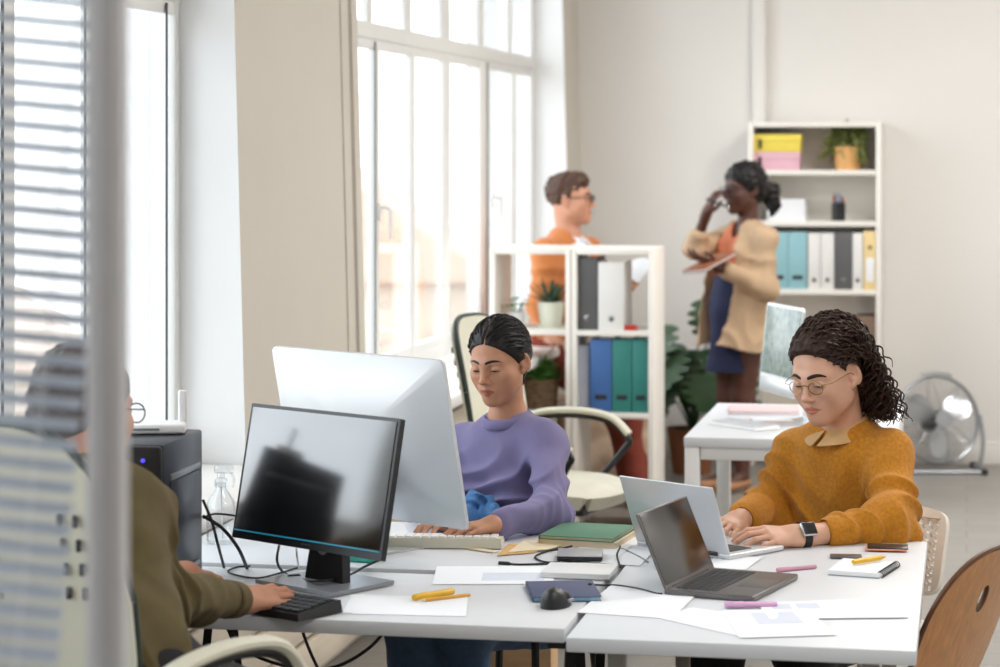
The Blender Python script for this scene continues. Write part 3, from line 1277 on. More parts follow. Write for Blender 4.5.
    k1, k2 = waves(41, 8, 70, .007), waves(42, 5, 30, 2.)
    K.disp = lambda P: (k1(P) + ridge(P[:, 2] * 90 + P[:, 0] * 70 + k2(P)) * .010).astype(np.float32)
    grow(K, .003, 'knotted_shirt', M_blue_shirt, root)
    place(root)


# ------------------------------------------------------------------ young man in mustard at the near desk
def build_man():
    root = person('seated man in a mustard sweater with curly hair and thin glasses, typing on a laptop', at(850, 600, 6.4))
    root.location.z = 0
    a = math.radians(42)
    fw2 = -DV * math.cos(a) - RV * math.sin(a)
    f = Vector((fw2.x, fw2.y, -math.tan(math.radians(16))))
    R = frame(f, math.radians(3))
    o, sc = at(826, 373, 6.22), 1.0
    S = Body()
    W = head_shapes(S, o, R, sc, False, lid=.0042)
    nk = at(843, 432, 6.30)
    S.chain([W((0, -.030, -.055)), nk, nk + Vector((0, 0, -.05))], [.055, .056, .07], .03)
    pel, shl, shr = at(850, 600, 6.42), at(890, 458, 6.20), at(796, 456, 6.42)
    elL, wrL = at(893, 527, 6.02), at(797, 536, 5.90)
    elR, wrR = at(768, 512, 6.40), at(738, 521, 6.14)
    torso_shapes(S, pel, nk, shl, shr, -.022, .98)
    for sh, el, wr in ((shl, elL, wrL), (shr, elR, wrR)):
        S.chain([sh, el, wr], [.034, .030, .026], .03)
    hand_shapes(S, wrL, at(745, 534, 5.84) - wrL, Vector((0, 0, 1)) - DV * .45, +1, 1.0, (.32, .48, .36), 1.0)
    hand_shapes(S, wrR, at(718, 531, 5.98) - wrR, Vector((0, 0, 1)) + RV * .5, -1, .96, (.30, .48, .40))
    lat = Vector((fw2.y, -fw2.x, 0))      # to his right
    for s in (-1, 1):
        h_ = pel + lat * (.09 * s) + Vector((0, 0, -.03))
        k_ = h_ + fw2 * .42 + lat * (.05 * s)
        k_.z = .47
        a_ = k_ - fw2 * .05
        a_.z = .09
        S.chain([h_, k_, a_], [.085, .06, .04], .03)
        S.cone(a_ + Vector((0, 0, -.04)), a_ + Vector(fw2) * .16 + Vector((0, 0, -.055)), .035, .028, .02)
    grow(S, .0026, 'body', M_skin_fair, root, head_tint(o, R, sc, (.76, .46, .46)))
    face_parts(root, S, W, R, sc, M_hair_brown, M_iris_brown, False, .6, .0042)
    oo = A3(o)

    def q_of(P):
        return ((P - oo) @ R) / sc
    H = Body()
    H.ell(W((0, -.020, .037)), A3((.083, .103, .091)) * sc, R, .02)
    H.ell(W((0, .030, .082)), A3((.058, .050, .030)) * sc, R, .03)
    H.ell(W((0, -.085, -.035)), A3((.082, .052, .075)) * sc, R, .03)
    n1 = waves(51, 16, 150, .004)
    H.disp = lambda P: n1(q_of(P).astype(np.float32))

    def hl(P):
        q = q_of(P)
        face = np.maximum(1.12 * q[:, 1] - .006 - q[:, 2], np.minimum(q[:, 1] + .006, .010 - q[:, 2]))
        return (face * .7 * sc).astype(np.float32)
    H.clip.append(hl)
    H.clip.append(lambda P: ((-.105 - q_of(P)[:, 2]) * sc).astype(np.float32))
    # the ears stay free of the cap
    for s in (-1, 1):
        H.ell(W((s * .082, -.004, -.006)), A3((.022, .021, .036)) * sc, R, .01, 's')
    hair = grow(H, .003, 'hair', M_hair_brown, root)

    def keep(p):
        return p[2] > 1.05 * p[1] - .018 and not (abs(p[0]) > .05 and p[1] > -.035 and p[2] < .026)
    lk = locks(720, oo, R, sc, keep, None, 4, .40, curl=.0075, pitch=.038, thick=.0031, low=-.160, back=1.25, lift=.024, shape=True)
    lk.build('curls', M_hair_brown, root)
    # thin round glasses
    g = MB().use(M_gold)
    for s in (-1, 1):
        cx, cz = s * .031, -.006
        yy = .101
        pts = [Vector(W((cx + .0205 * math.cos(t), yy - abs(cx + .0205 * math.cos(t)) * .12, cz + .0170 * math.sin(t)))) for t in np.linspace(0, 2 * PI, 33)]
        g.tube(pts, .0011, 6, cap=False)
        g.tube([Vector(W((s * .0515, .095, .002))), Vector(W((s * .074, .080, .003))), Vector(W((s * .081, .01, .004))), Vector(W((s * .078, -.012, -.012)))], .0011, 6, smooth=5)
    g.tube([Vector(W((-.0108, .100, -.001))), Vector(W((0, .1035, .003))), Vector(W((.0108, .100, -.001)))], .0011, 6, smooth=4)
    gl = g.build('glasses', None, root)
    lens = MB()
    for s in (-1, 1):
        lens.prism([(s * .031 + .0195 * math.cos(t), -.006 + .0160 * math.sin(t)) for t in np.linspace(0, 2 * PI, 25)[:-1]], .0985, .0990, 'y',
                   Matrix.Translation(Vector(oo)) @ Matrix(R.tolist()).to_4x4())
    lens.build('lens', M_lens, gl)
    # sweater
    C = Body()
    Rt, rt, tf, up = torso_shapes(C, pel, nk, shl, shr, .024, 1.0, 0, .015)
    cuL, cuR = wrL + (elL - wrL) * .40, wrR + (elR - wrR) * .22
    C.chain([shl, elL, cuL], [.064, .066, .045], .04)
    C.chain([shr, elR, cuR], [.064, .062, .045], .04)
    C.ell(nk - up * .052 + tf * .006, (.100, .086, .060), Rt, .04)
    C.cone(nk + Vector((0, 0, .060)), nk + Vector((0, 0, .13)), .068, .070, .006, 's')
    wv, ph = waves(61, 9, 20, .006), waves(62, 6, 10, 2.2)
    arms = [(A3(elL), A3((elL - shl).normalized()), A3((wrL - elL).normalized())), (A3(elR), A3((elR - shr).normalized()), A3((wrR - elR).normalized()))]
    dd = A3(Vector(rt) * .55 + Vector((0, 0, -1)) * .65)

    def cd(P):
        x = P @ dd
        g = np.clip((A3(nk)[2] - .09 - P[:, 2]) / .15, 0, 1)
        out = wv(P) + (ridge(x * 17 + ph(P)) - .5) * .021 * g
        for E, u1, u2 in arms:
            w = np.exp(-np.sum((P - E) ** 2, 1) / .024)
            out = out * (1 - w * .7) + ridge(((P - E) @ (u1 - u2)) * 34 + ph(P) * 1.3) * .030 * w - .017 * w
        return out.astype(np.float32)
    C.disp = cd
    C.clip.append(lambda P: (A3(pel)[2] - .02 - P[:, 2]).astype(np.float32))
    grow(C, .0042, 'sweater', M_mustard, root)
    collar_ring(nk + Vector((0, 0, -.012)) + tf * .004, frame((tf.x, tf.y, 0)), .0700, .0700, .0095, .022, 0, 40, 'neckband', M_mustard, root, 1.4)
    for wr, el, cu, r0, r1 in ((wrL, elL, cuL, .044, .0375), (wrR, elR, cuR, .043, .036)):
        d = (wr - el).normalized()
        mb = MB()
        n = 40
        vs, fs = [], []
        st = [(-.012, r0), (.006, r0 * .97), (.028, r1 * 1.02), (.034, r1 * .92), (.02, r1 * .8)]
        x_ = d.orthogonal().normalized()
        y_ = d.cross(x_)
        for t, r_ in st:
            for k in range(n):
                q = 2 * PI * k / n
                rr = r_ + (.0012 if k % 2 else -.0006)
                vs.append(cu + d * t + (x_ * math.cos(q) + y_ * math.sin(q)) * rr)
        for i in range(len(st) - 1):
            for k in range(n):
                fs.append([i * n + k, i * n + (k + 1) % n, (i + 1) * n + (k + 1) % n, (i + 1) * n + k])
        mb.add(vs, fs)
        mb.build('cuff', M_mustard, root)
    # tan shirt collar over the neckband
    for s in (-1, 1):
        RR = frame((tf.x, tf.y, 0))

        def sheet(u, v, s=s, RR=RR):
            q = math.radians(-90 + 6 + u * 150) if s > 0 else math.radians(-90 - 6 - u * 150)
            q = -q
            rad = .061 + v * .030
            drop = .040 - v * .040 - .026 * math.sin(q)
            pt = 1 + .35 * v * max(0, 1 - u * 2.2)
            p = A3((rad * math.cos(q) * 1.02, rad * math.sin(q) * pt, drop))
            return Vector(A3(nk) + RR @ p) + tf * .004
        MB().grid(sheet, 18, 5, .003).build('shirt_collar', M_tan_shirt, root)
    # trousers and shoes, mostly under the desk
    J = Body()
    J.ell(pel, (.18, .16, .13), None, .05)
    for s in (-1, 1):
        h_ = pel + lat * (.09 * s) + Vector((0, 0, -.03))
        k_ = h_ + fw2 * .42 + lat * (.05 * s)
        k_.z = .47
        a_ = k_ - fw2 * .05
        a_.z = .09
        J.chain([h_, k_, a_], [.10, .075, .058], .04)
        B = Body()
        B.cone(a_ + Vector((0, 0, -.045)), a_ + Vector(fw2) * .18 + Vector((0, 0, -.055)), .042, .032, .02)
        B.clip.append(lambda P: (.001 - P[:, 2]).astype(np.float32))
        grow(B, .005, 'shoe', M_black_cloth, root)
    J.disp = waves(71, 8, 40, .004)
    grow(J, .006, 'trousers', M_black_cloth, root)
    # smart watch on the left wrist
    d = (elL - wrL).normalized()
    wc = wrL + d * .016
    nrm = (Vector((0, 0, .62)) - DV * 1.0)
    nrm = (nrm - d * nrm.dot(d)).normalized()
    x_ = nrm.cross(d)
    band = [wc + (x_ * math.cos(q) * .0315 + nrm * math.sin(q) * .0285) for q in np.linspace(0, 2 * PI, 33)]
    wt = MB().tube(band, .010, 8, cap=False, flat=.18, up=None)
    wt = MB()
    n = 36
    vs, fs = [], []
    for t, r_ in ((-.010, .0285), (-.010, .0330), (.010, .0330), (.010, .0285)):
        for k in range(n):
            q = 2 * PI * k / n
            vs.append(wc + d * t + x_ * math.cos(q) * r_ * 1.04 + nrm * math.sin(q) * r_ * 1.0)
    for i in range(4):
        for k in range(n):
            j = (i + 1) % 4
            fs.append([i * n + k, i * n + (k + 1) % n, j * n + (k + 1) % n, j * n + k])
    wt.add(vs, fs)
    strap = wt.build('watch_strap', M_black_rubber, root)
    Mw = Matrix.Translation(wc + nrm * .0345) @ Matrix((x_.to_tuple(), d.to_tuple(), nrm.to_tuple())).transposed().to_4x4()
    MB().box((0, 0, 0), (.036, .042, .011), .0045, Mw, 3).build('watch_case', M_steel, strap)
    MB().box((0, 0, .0052), (.031, .036, .002), .0009, Mw).build('watch_screen', M_screen_off, strap)
    place(root)


# ------------------------------------------------------------------ woman standing at the back
def build_standing_woman():
    root = person('standing woman in a beige blazer and navy skirt, holding a pen to her face', at(738, 490, 12.14))
    root.location.z = 0
    a = math.radians(62)
    hf = -DV * math.cos(a) - RV * math.sin(a)
    R = frame((hf.x, hf.y, -.06))
    o, sc = at(743, 189, 12.12), 1.02
    S = Body()
    W = head_shapes(S, o, R, sc, True)
    b = math.radians(52)
    tf0 = -DV * math.cos(b) - RV * math.sin(b)
    nk = at(748, 226, 12.14)
    S.chain([W((0, -.028, -.055)), nk, nk + Vector((0, 0, -.05))], [.050, .050, .06], .03)
    pel, shl, shr = at(739, 303, 12.14), at(765, 238, 12.00), at(727, 237, 12.30)
    elL, wrL = at(766, 288, 11.97), at(717, 266, 11.86)
    elR, wrR = at(694, 249, 12.14), at(707, 212, 12.05)
    torso_shapes(S, pel, nk, shl, shr, -.022, .95, .045)
    for sh, el, wr in ((shl, elL, wrL), (shr, elR, wrR)):
        S.chain([sh, el, wr], [.032, .028, .026], .03)
    hand_shapes(S, wrR, at(713, 197, 12.02) - wrR, -RV - DV * .4, +1, .92, (.5, .9, .7))
    hand_shapes(S, wrL, at(698, 258, 11.84) - wrL, Vector((0, 0, -1)) - DV * .3, +1, .95, (.15, .35, .3))
    lat = Vector((tf0.y, -tf0.x, 0))
    feet = []
    for s in (-1, 1):
        h_ = pel + lat * (.085 * s) + Vector((0, 0, -.03))
        k_ = at(736 + 7 * (-s), 398, 12.14 + .04 * s)
        a_ = at(734 + 8 * (-s), 472 + (2 if s < 0 else 0), 12.14 + .06 * s)
        S.chain([h_, k_, k_ + (a_ - k_) * .3 - tf0 * .012, a_], [.09, .058, .056, .036], .03)
        toe = a_ + tf0 * .15
        toe.z = .028
        S.chain([a_ + Vector((0, 0, -.02)), toe], [.034, .026], .02)
        feet.append((a_, toe))
    grow(S, .0042, 'body', M_skin_dark, root, head_tint(o, R, sc, (1.15, .75, .75), None, (1., .95, .95)))
    face_parts(root, S, W, R, sc, M_hair_black, M_iris_brown, True, .1)
    oo = A3(o)
    H = Body()
    H.ell(W((0, -.02, .040)), A3((.092, .112, .102)) * sc, R, .02)
    H.ell(W((0, -.07, -.005)), A3((.075, .06, .075)) * sc, R, .03)
    n1 = waves(81, 12, 120, .003)
    H.disp = lambda P: n1(((P - oo) @ R).astype(np.float32))
    H.clip.append(lambda P: (((((P - oo) @ R)[:, 1]) * .9 - .018 - ((P - oo) @ R)[:, 2]) * .74).astype(np.float32))
    grow(H, .004, 'hair', M_hair_black, root)
    T = Body()
    T.chain([W((0, -.115, -.01)), W((.0, -.165, -.025)), W((.0, -.175, -.085)), W((0, -.165, -.135))], [.03, .042, .034, .012], .03)
    T.disp = waves(83, 10, 110, .005)
    grow(T, .0045, 'ponytail', M_hair_black, root)
    g = MB()
    for s in (-1, 1):
        cx, cz, yy = s * .032, -.004, .104
        g.tube([Vector(W((cx + .025 * math.cos(t), yy, cz + .021 * math.sin(t)))) for t in np.linspace(0, 2 * PI, 25)], .0018, 6, cap=False)
        g.tube([Vector(W((s * .057, .10, .004))), Vector(W((s * .084, .01, .005)))], .0018, 6)
    g.tube([Vector(W((-.008, .104, .0))), Vector(W((.008, .104, .0)))], .0018, 6)
    g.build('glasses', M_black_plastic, root)
    B = Body()
    Rt, rt, tf, up = torso_shapes(B, pel, nk, shl, shr, .012, .95, .052)
    B.cone(nk + Vector((0, 0, -.03)) + tf * .05, nk + Vector((0, 0, .08)), .045, .06, .01, 's')
    wb, pb = waves(91, 8, 26, .004), waves(92, 5, 12, 2)
    rt_ = A3(rt)
    B.disp = lambda P: (wb(P) + ridge((P @ rt_) * 45 + pb(P)) * .009).astype(np.float32)
    B.clip.append(lambda P: (A3(pel)[2] + .09 - P[:, 2]).astype(np.float32))
    grow(B, .0055, 'blouse', M_coral, root)
    K = Body()
    hem = at(732, 371, 12.14)
    K.cone(pel + Vector((0, 0, .11)), hem, .118, .128, .04)
    K.ell(pel + Vector((0, 0, -.02)), (.155, .135, .16), Rt, .05)
    K.disp = waves(95, 8, 20, .004)
    hz = hem.z
    K.clip.append(lambda P: (hz - P[:, 2]).astype(np.float32))
    K.clip.append(lambda P: (P[:, 2] - (A3(pel)[2] + .14)).astype(np.float32))
    grow(K, .006, 'skirt', M_navy, root)
    # blazer, open in front
    C = Body()
    torso_shapes(C, pel, nk, shl, shr, .024, .95, .045)
    hz2 = at(740, 347, 12.14).z
    low = Vector((pel.x, pel.y, hz2 - .02))
    C.cone(pel + up * .12, low, .155, .185, .06)
    C.cone(pel + up * .12 + rt * .06 + tf * .04, low + rt * .12 + tf * .06, .11, .11, .05)
    C.chain([shl, elL, wrL + (elL - wrL) * .22], [.058, .056, .046], .04)
    C.chain([shr, elR, elR + (wrR - elR) * .35], [.055, .052, .046], .04)
    C.cone(nk + Vector((0, 0, .03)), nk + Vector((0, 0, .12)), .062, .062, .01, 's')
    wj, pj = waves(101, 8, 16, .008), waves(102, 5, 9, 2)
    C.disp = lambda P: (wj(P) * .4 + (ridge(P[:, 2] * 13 + P[:, 0] * 12 + pj(P)) - .5) * .010).astype(np.float32)
    pe, fwv, rtv = A3(pel), A3(tf), A3(rt)
    pz, nz = float(pel.z), float(nk.z)
    sL, eL, wL = A3(shl), A3(elL), A3(wrL)

    def open_front(P):
        q = P - pe
        x, y = q @ rtv - .02, q @ fwv
        t = np.clip((P[:, 2] - hz2) / (nz - hz2), 0, 1)
        w = .078 + .062 * np.sin(t * PI) - .01 * t
        region = np.maximum(np.abs(x) - w, .02 - y)
        # the sleeves are not cut
        def cap(A, Bp, r):
            pa = P - A
            ba = Bp - A
            u = np.clip(pa @ ba / (ba @ ba), 0, 1)
            return np.linalg.norm(pa - u[:, None] * ba, axis=1) - r
        arm = np.minimum(cap(sL, eL, .066), cap(eL, wL, .066))
        arm = np.minimum(arm, np.minimum(cap(A3(shr), A3(elR), .064), cap(A3(elR), A3(wrR), .065)))
        region = np.maximum(region, -arm)
        return (-region).astype(np.float32)
    C.clip.append(open_front)
    C.clip.append(lambda P: (hz2 - P[:, 2] + .02 * np.sin(P[:, 0] * 14)).astype(np.float32))
    grow(C, .006, 'blazer', M_beige_cloth, root)
    for s in (-1, 1):       # lapels
        def lap(u, v, s=s):
            t = u
            p = nk + rt * (s * (.062 + .035 * t + .045 * v * math.sin(PI * min(1, t * 1.1 + .1)))) + tf * (.035 + .085 * t + .012 * v) + up * (.02 - .26 * t)
            return p
        MB().grid(lap, 12, 4, .008).build('lapel', M_beige_cloth, root)
    for a_, toe in feet:
        h = Body()
        h.chain([a_ + Vector((0, 0, -.035)) - tf0 * .02, toe], [.036, .032], .02)
        top = A3(a_)[2] - .03
        h.clip.append(lambda P, top=top: (P[:, 2] - top).astype(np.float32))
        h.clip.append(lambda P: (.001 - P[:, 2]).astype(np.float32))
        sh = grow(h, .005, 'shoe', M_tan_leather, root)
        hb = a_ - tf0 * .03
        MB().tube([Vector((hb.x, hb.y, a_.z - .04)), Vector((hb.x, hb.y, .0005))], [.018, .008], 10).build('heel', M_tan_leather, sh)
    place(root)
    # what she holds
    t = thing('clipboard', 'brown notepad held flat by the standing woman in beige', 'notepad', at(710, 264, 11.83), rz_of(tf0))
    Mx = Matrix.Rotation(-.35, 4, 'X') @ Matrix.Rotation(.10, 4, 'Y')
    MB().box((0, 0, 0), (.17, .23, .005), .002, Mx).build('cover', M_brown_leather, t)
    MB().box((0, 0, .012), (.17, .23, .005), .002, Mx).build('cover', M_brown_leather, t)
    MB().box((0, .003, .006), (.162, .222, .008), .001, Mx).build('pages', M_paper, t)
    pn = thing('pen', 'dark pen in the raised hand of the standing woman', 'pen', at(716, 203, 11.98))
    MB().tube([Vector((-.05, 0, .02)), Vector((.06, 0, -.02))], .005, 8).build('barrel', M_black_plastic, pn)
    MB().tube([Vector((.06, 0, -.02)), Vector((.072, 0, -.0245))], [.005, .001], 8).build('tip', M_steel, pn)


# ------------------------------------------------------------------ man standing at the window
def build_standing_man():
    root = person('standing man in an orange sweater and white collar, leaning at the window with papers', at(600, 490, 11.7))
    root.location.z = 0
    a = math.radians(78)
    hf = -DV * math.cos(a) + RV * math.sin(a)
    R = frame((hf.x, hf.y, .03))
    o, sc = at(571, 199, 11.65), 1.02
    S = Body()
    W = head_shapes(S, o, R, sc, False)
    b = math.radians(55)
    tf0 = -DV * math.cos(b) + RV * math.sin(b)
    nk = at(568, 237, 11.66)
    S.chain([W((0, -.03, -.055)), nk, nk + Vector((0, 0, -.05))], [.057, .057, .07], .03)
    pel, shr, shl = at(560, 346, 11.72), at(546, 252, 11.55), at(588, 250, 11.84)
    elR, wrR = at(540, 304, 11.50), at(549, 338, 11.42)
    elL, wrL = at(602, 304, 11.72), at(621, 294, 11.55)
    torso_shapes(S, pel, nk, shl, shr, -.022, 1.0)
    for sh, el, wr in ((shl, elL, wrL), (shr, elR, wrR)):
        S.chain([sh, el, wr], [.034, .030, .027], .03)
    hand_shapes(S, wrL, at(631, 284, 11.5) - wrL, -DV + RV * .3, -1, .95, (.5, .8, .6))
    hand_shapes(S, wrR, at(560, 343, 11.30) - wrR, Vector((0, 0, 1)), -1, .95, (.2, .3, .2))
    legs = []
    for s, (kx, ax) in ((-1, (618, 640)), (1, (624, 632))):
        lat = Vector((tf0.y, -tf0.x, 0))
        h_ = pel + lat * (.09 * s) + Vector((0, 0, -.03))
        k_, a_ = at(kx, 412, 11.62 - .08 * s), at(ax, 478, 11.66 - .1 * s)
        S.chain([h_, k_, a_], [.09, .06, .04], .03)
        legs.append((h_, k_, a_))
    grow(S, .0042, 'body', M_skin_tan, root, head_tint(o, R, sc))
    face_parts(root, S, W, R, sc, M_hair_short, M_iris_brown, False, .0)
    oo = A3(o)
    H = Body()
    H.ell(W((0, -.024, .040)), A3((.083, .102, .090)) * sc, R, .02)
    H.ell(W((0, .035, .092)), A3((.062, .055, .034)) * sc, R, .03)
    n1 = waves(111, 12, 120, .004)
    H.disp = lambda P: n1(((P - oo) @ R).astype(np.float32))
    H.clip.append(lambda P: (((((P - oo) @ R)[:, 1]) * 1.0 - .026 - ((P - oo) @ R)[:, 2]) * .7).astype(np.float32))
    grow(H, .0042, 'hair', M_hair_short, root)
    g = MB()
    for s in (-1, 1):
        cx, cz, yy = s * .032, -.004, .103
        g.tube([Vector(W((cx + .024 * math.cos(t), yy, cz + .018 * math.sin(t)))) for t in np.linspace(0, 2 * PI, 25)], .0024, 6, cap=False)
        g.tube([Vector(W((s * .056, .10, .004))), Vector(W((s * .083, .01, .006)))], .0024, 6)
    g.tube([Vector(W((-.008, .103, .0))), Vector(W((.008, .103, .0)))], .0024, 6)
    g.build('glasses', M_black_plastic, root)
    C = Body()
    Rt, rt, tf, up = torso_shapes(C, pel, nk, shl, shr, .026, 1.0, 0, .015)
    C.chain([shr, elR, wrR + (elR - wrR) * .25], [.064, .062, .046], .04)
    C.chain([shl, elL, wrL + (elL - wrL) * .25], [.064, .062, .046], .04)
    C.cone(nk + Vector((0, 0, -.03)) + tf * .10, nk + Vector((0, 0, .10)), .045, .07, .01, 's')
    wv, ph = waves(121, 8, 18, .007), waves(122, 5, 9, 2)
    C.disp = lambda P: (wv(P) * .6 + (ridge(P[:, 2] * 22 + P[:, 0] * 12 + ph(P)) - .5) * .012).astype(np.float32)
    pz = float(pel.z)
    C.clip.append(lambda P: (pz - .03 - P[:, 2]).astype(np.float32))
    grow(C, .0055, 'sweater', M_orange, root)
    RR = frame((tf.x, tf.y, 0))
    for s in (-1, 1):
        def sheet(u, v, s=s):
            q = math.radians(90 - s * (5 + u * 160))
            rad = .066 + v * .034
            pt = 1 + .30 * v * max(0, 1 - u * 2)
            return Vector(A3(nk) + RR @ A3((rad * math.cos(q), rad * math.sin(q) * pt, .020 - v * .045 - .018 * math.sin(q))))
        MB().grid(sheet, 16, 4, .004).build('shirt_collar', M_white_cloth, root)
    MB().box((0, 0, 0), (.07, .02, .10), .008, Matrix.Translation(nk + tf * .075 - up * .045) @ Matrix(RR.tolist()).to_4x4() @ Matrix.Rotation(-.4, 4, 'X')).build('shirt_front', M_white_cloth, root)
    J = Body()
    J.ell(pel, (.19, .15, .13), Rt, .05)
    for h_, k_, a_ in legs:
        J.chain([h_, k_, a_ + Vector((0, 0, -.02))], [.105, .082, .066], .04)
    J.disp = waves(131, 8, 24, .005)
    grow(J, .006, 'trousers', M_rust, root)
    for h_, k_, a_ in legs:
        B = Body()
        d = RV * .8 - DV * .5
        B.cone(Vector((a_.x, a_.y, .05)), Vector((a_.x, a_.y, .035)) + d * .18, .046, .034, .02)
        B.cone(Vector((a_.x, a_.y, .12)), Vector((a_.x, a_.y, .05)), .044, .046, .02)
        B.clip.append(lambda P: (.001 - P[:, 2]).astype(np.float32))
        grow(B, .006, 'shoe', M_tan_leather, root)
    place(root)
    pp = MB()
    c = at(627, 272, 11.47)

    def sh(u, v):
        return RV * ((u - .5) * .10 + v * .07) + Vector((0, 0, (v - .5) * .10 + .02 * math.sin(u * 3))) - DV * (u * .10)
    pp.grid(sh, 8, 8, .002)
    o_ = pp.build('sheet_of_paper', M_paper, None, loc=c)
    tag(o_, 'loose white papers in the hand of the man in orange', 'paper')


# ------------------------------------------------------------------ person in olive, near, seen from behind
def build_near_person():
    root = person('person in an olive shirt at the near desk, seen from behind through the blind', at(95, 600, 4.4))
    root.location.z = 0
    hf = DV * math.cos(math.radians(38)) + RV * math.sin(math.radians(38))
    R = frame((hf.x, hf.y, -.10))
    o, sc = at(86, 409, 4.72), 1.0
    S = Body()
    W = head_shapes(S, o, R, sc, False)
    nk = at(76, 482, 4.62)
    S.chain([W((0, -.03, -.055)), nk, nk + Vector((0, 0, -.05))], [.056, .057, .07], .03)
    pel, shr, shl = at(92, 668, 4.40), at(130, 512, 4.58), at(18, 510, 4.66)
    elR, wrR = at(166, 596, 4.60), at(240, 600, 4.98)
    elL, wrL = at(70, 600, 4.95), at(186, 574, 5.22)
    torso_shapes(S, pel, nk, shl, shr, -.022, 1.0)
    for sh, el, wr in ((shl, elL, wrL), (shr, elR, wrR)):
        S.chain([sh, el, wr], [.034, .030, .027], .03)
    hand_shapes(S, wrR, at(285, 593, 5.10) - wrR, Vector((0, 0, 1)) - DV * .45, -1, 1.14, (.16, .34, .28))
    hand_shapes(S, wrL, at(214, 578, 5.36) - wrL, Vector((0, 0, 1)), +1, .95, (.22, .35, .3))
    legs = []
    lat = Vector((DV.y, -DV.x, 0))
    for s in (-1, 1):
        h_ = pel + lat * (.09 * s) + Vector((0, 0, -.02))
        k_ = h_ + Vector((.16, .40, 0)) + lat * (.06 * s)
        k_.z = .52
        a_ = k_ + Vector((0, -.05, 0))
        a_.z = .09
        S.chain([h_, k_, a_], [.088, .06, .04], .03)
        legs.append((h_, k_, a_))
    grow(S, .0034, 'body', M_skin_tan, root, head_tint(o, R, sc))
    face_parts(root, S, W, R, sc, M_hair_grey, M_iris_brown, False, .2)
    oo = A3(o)
    H = Body()
    H.ell(W((0, -.020, .040)), A3((.086, .106, .092)) * sc, R, .02)
    H.ell(W((0, -.075, -.01)), A3((.066, .045, .065)) * sc, R, .03)
    n1 = waves(141, 12, 160, .003)
    H.disp = lambda P: n1(((P - oo) @ R).astype(np.float32))
    H.clip.append(lambda P: (((((P - oo) @ R)[:, 1]) * 1.0 - .026 - ((P - oo) @ R)[:, 2]) * .7).astype(np.float32))
    grow(H, .004, 'hair', M_hair_grey, root)
    g = MB()
    for s in (-1, 1):
        cx, cz, yy = s * .032, -.004, .106
        g.tube([Vector(W((cx + .024 * math.cos(t), yy, cz + .019 * math.sin(t)))) for t in np.linspace(0, 2 * PI, 25)], .0018, 6, cap=False)
        g.tube([Vector(W((s * .056, .104, .004))), Vector(W((s * .084, .01, .006)))], .0018, 6)
    g.tube([Vector(W((-.008, .106, .0))), Vector(W((.008, .106, .0)))], .0018, 6)
    g.build('glasses', M_black_plastic, root)
    C = Body()
    Rt, rt, tf, up = torso_shapes(C, pel, nk, shl, shr, .022, 1.0, 0, .01)
    C.chain([shr, elR, wrR + (elR - wrR) * .22], [.062, .060, .040], .04)
    C.chain([shl, elL, wrL + (elL - wrL) * .22], [.062, .058, .042], .04)
    C.ell(nk - up * .045, (.100, .086, .060), Rt, .04)
    C.cone(nk + Vector((0, 0, .075)), nk + Vector((0, 0, .12)), .064, .064, .006, 's')
    wv, ph = waves(151, 9, 22, .006), waves(152, 6, 11, 2.2)
    E, u1, u2 = A3(elR), A3((elR - shr).normalized()), A3((wrR - elR).normalized())

    def cd(P):
        w = np.exp(-np.sum((P - E) ** 2, 1) / .02)
        return (wv(P) + (ridge(((P - E) @ (u1 - u2)) * 26 + ph(P)) - .6) * .020 * w + (ridge((P[:, 2] + P[:, 0] * .6) * 18 + ph(P)) - .5) * .010).astype(np.float32)
    C.disp = cd
    C.clip.append(lambda P: (A3(pel)[2] - .05 - P[:, 2]).astype(np.float32))
    grow(C, .0048, 'shirt', M_olive, root)
    d = (wrR - elR).normalized()
    cu = wrR - d * .055
    MB().tube([cu - d * .030, cu - d * .026, cu + d * .022, cu + d * .026, cu + d * .014], [.040, .0435, .0415, .039, .030], 28, flat=.92, up=(0, 0, 1)).build('cuff', M_olive, root)
    collar_ring(nk + Vector((0, 0, .012)), frame((tf.x, tf.y, 0)), .066, .066, .014, .012, 0, 40, 'collar', M_olive, root, 1.5)
    J = Body()
    J.ell(pel, (.19, .16, .12), None, .05)
    for h_, k_, a_ in legs:
        J.chain([h_, k_, a_], [.105, .078, .06], .04)
        B = Body()
        B.cone(Vector((a_.x, a_.y, .05)), Vector((a_.x, a_.y + .18, .035)), .044, .034, .02)
        B.clip.append(lambda P: (.001 - P[:, 2]).astype(np.float32))
        grow(B, .006, 'shoe', M_black_cloth, root)
    J.disp = waves(161, 8, 24, .005)
    grow(J, .007, 'trousers', M_black_cloth, root)
    place(root)

# ================================================================== FURNITURE
TZ = .74


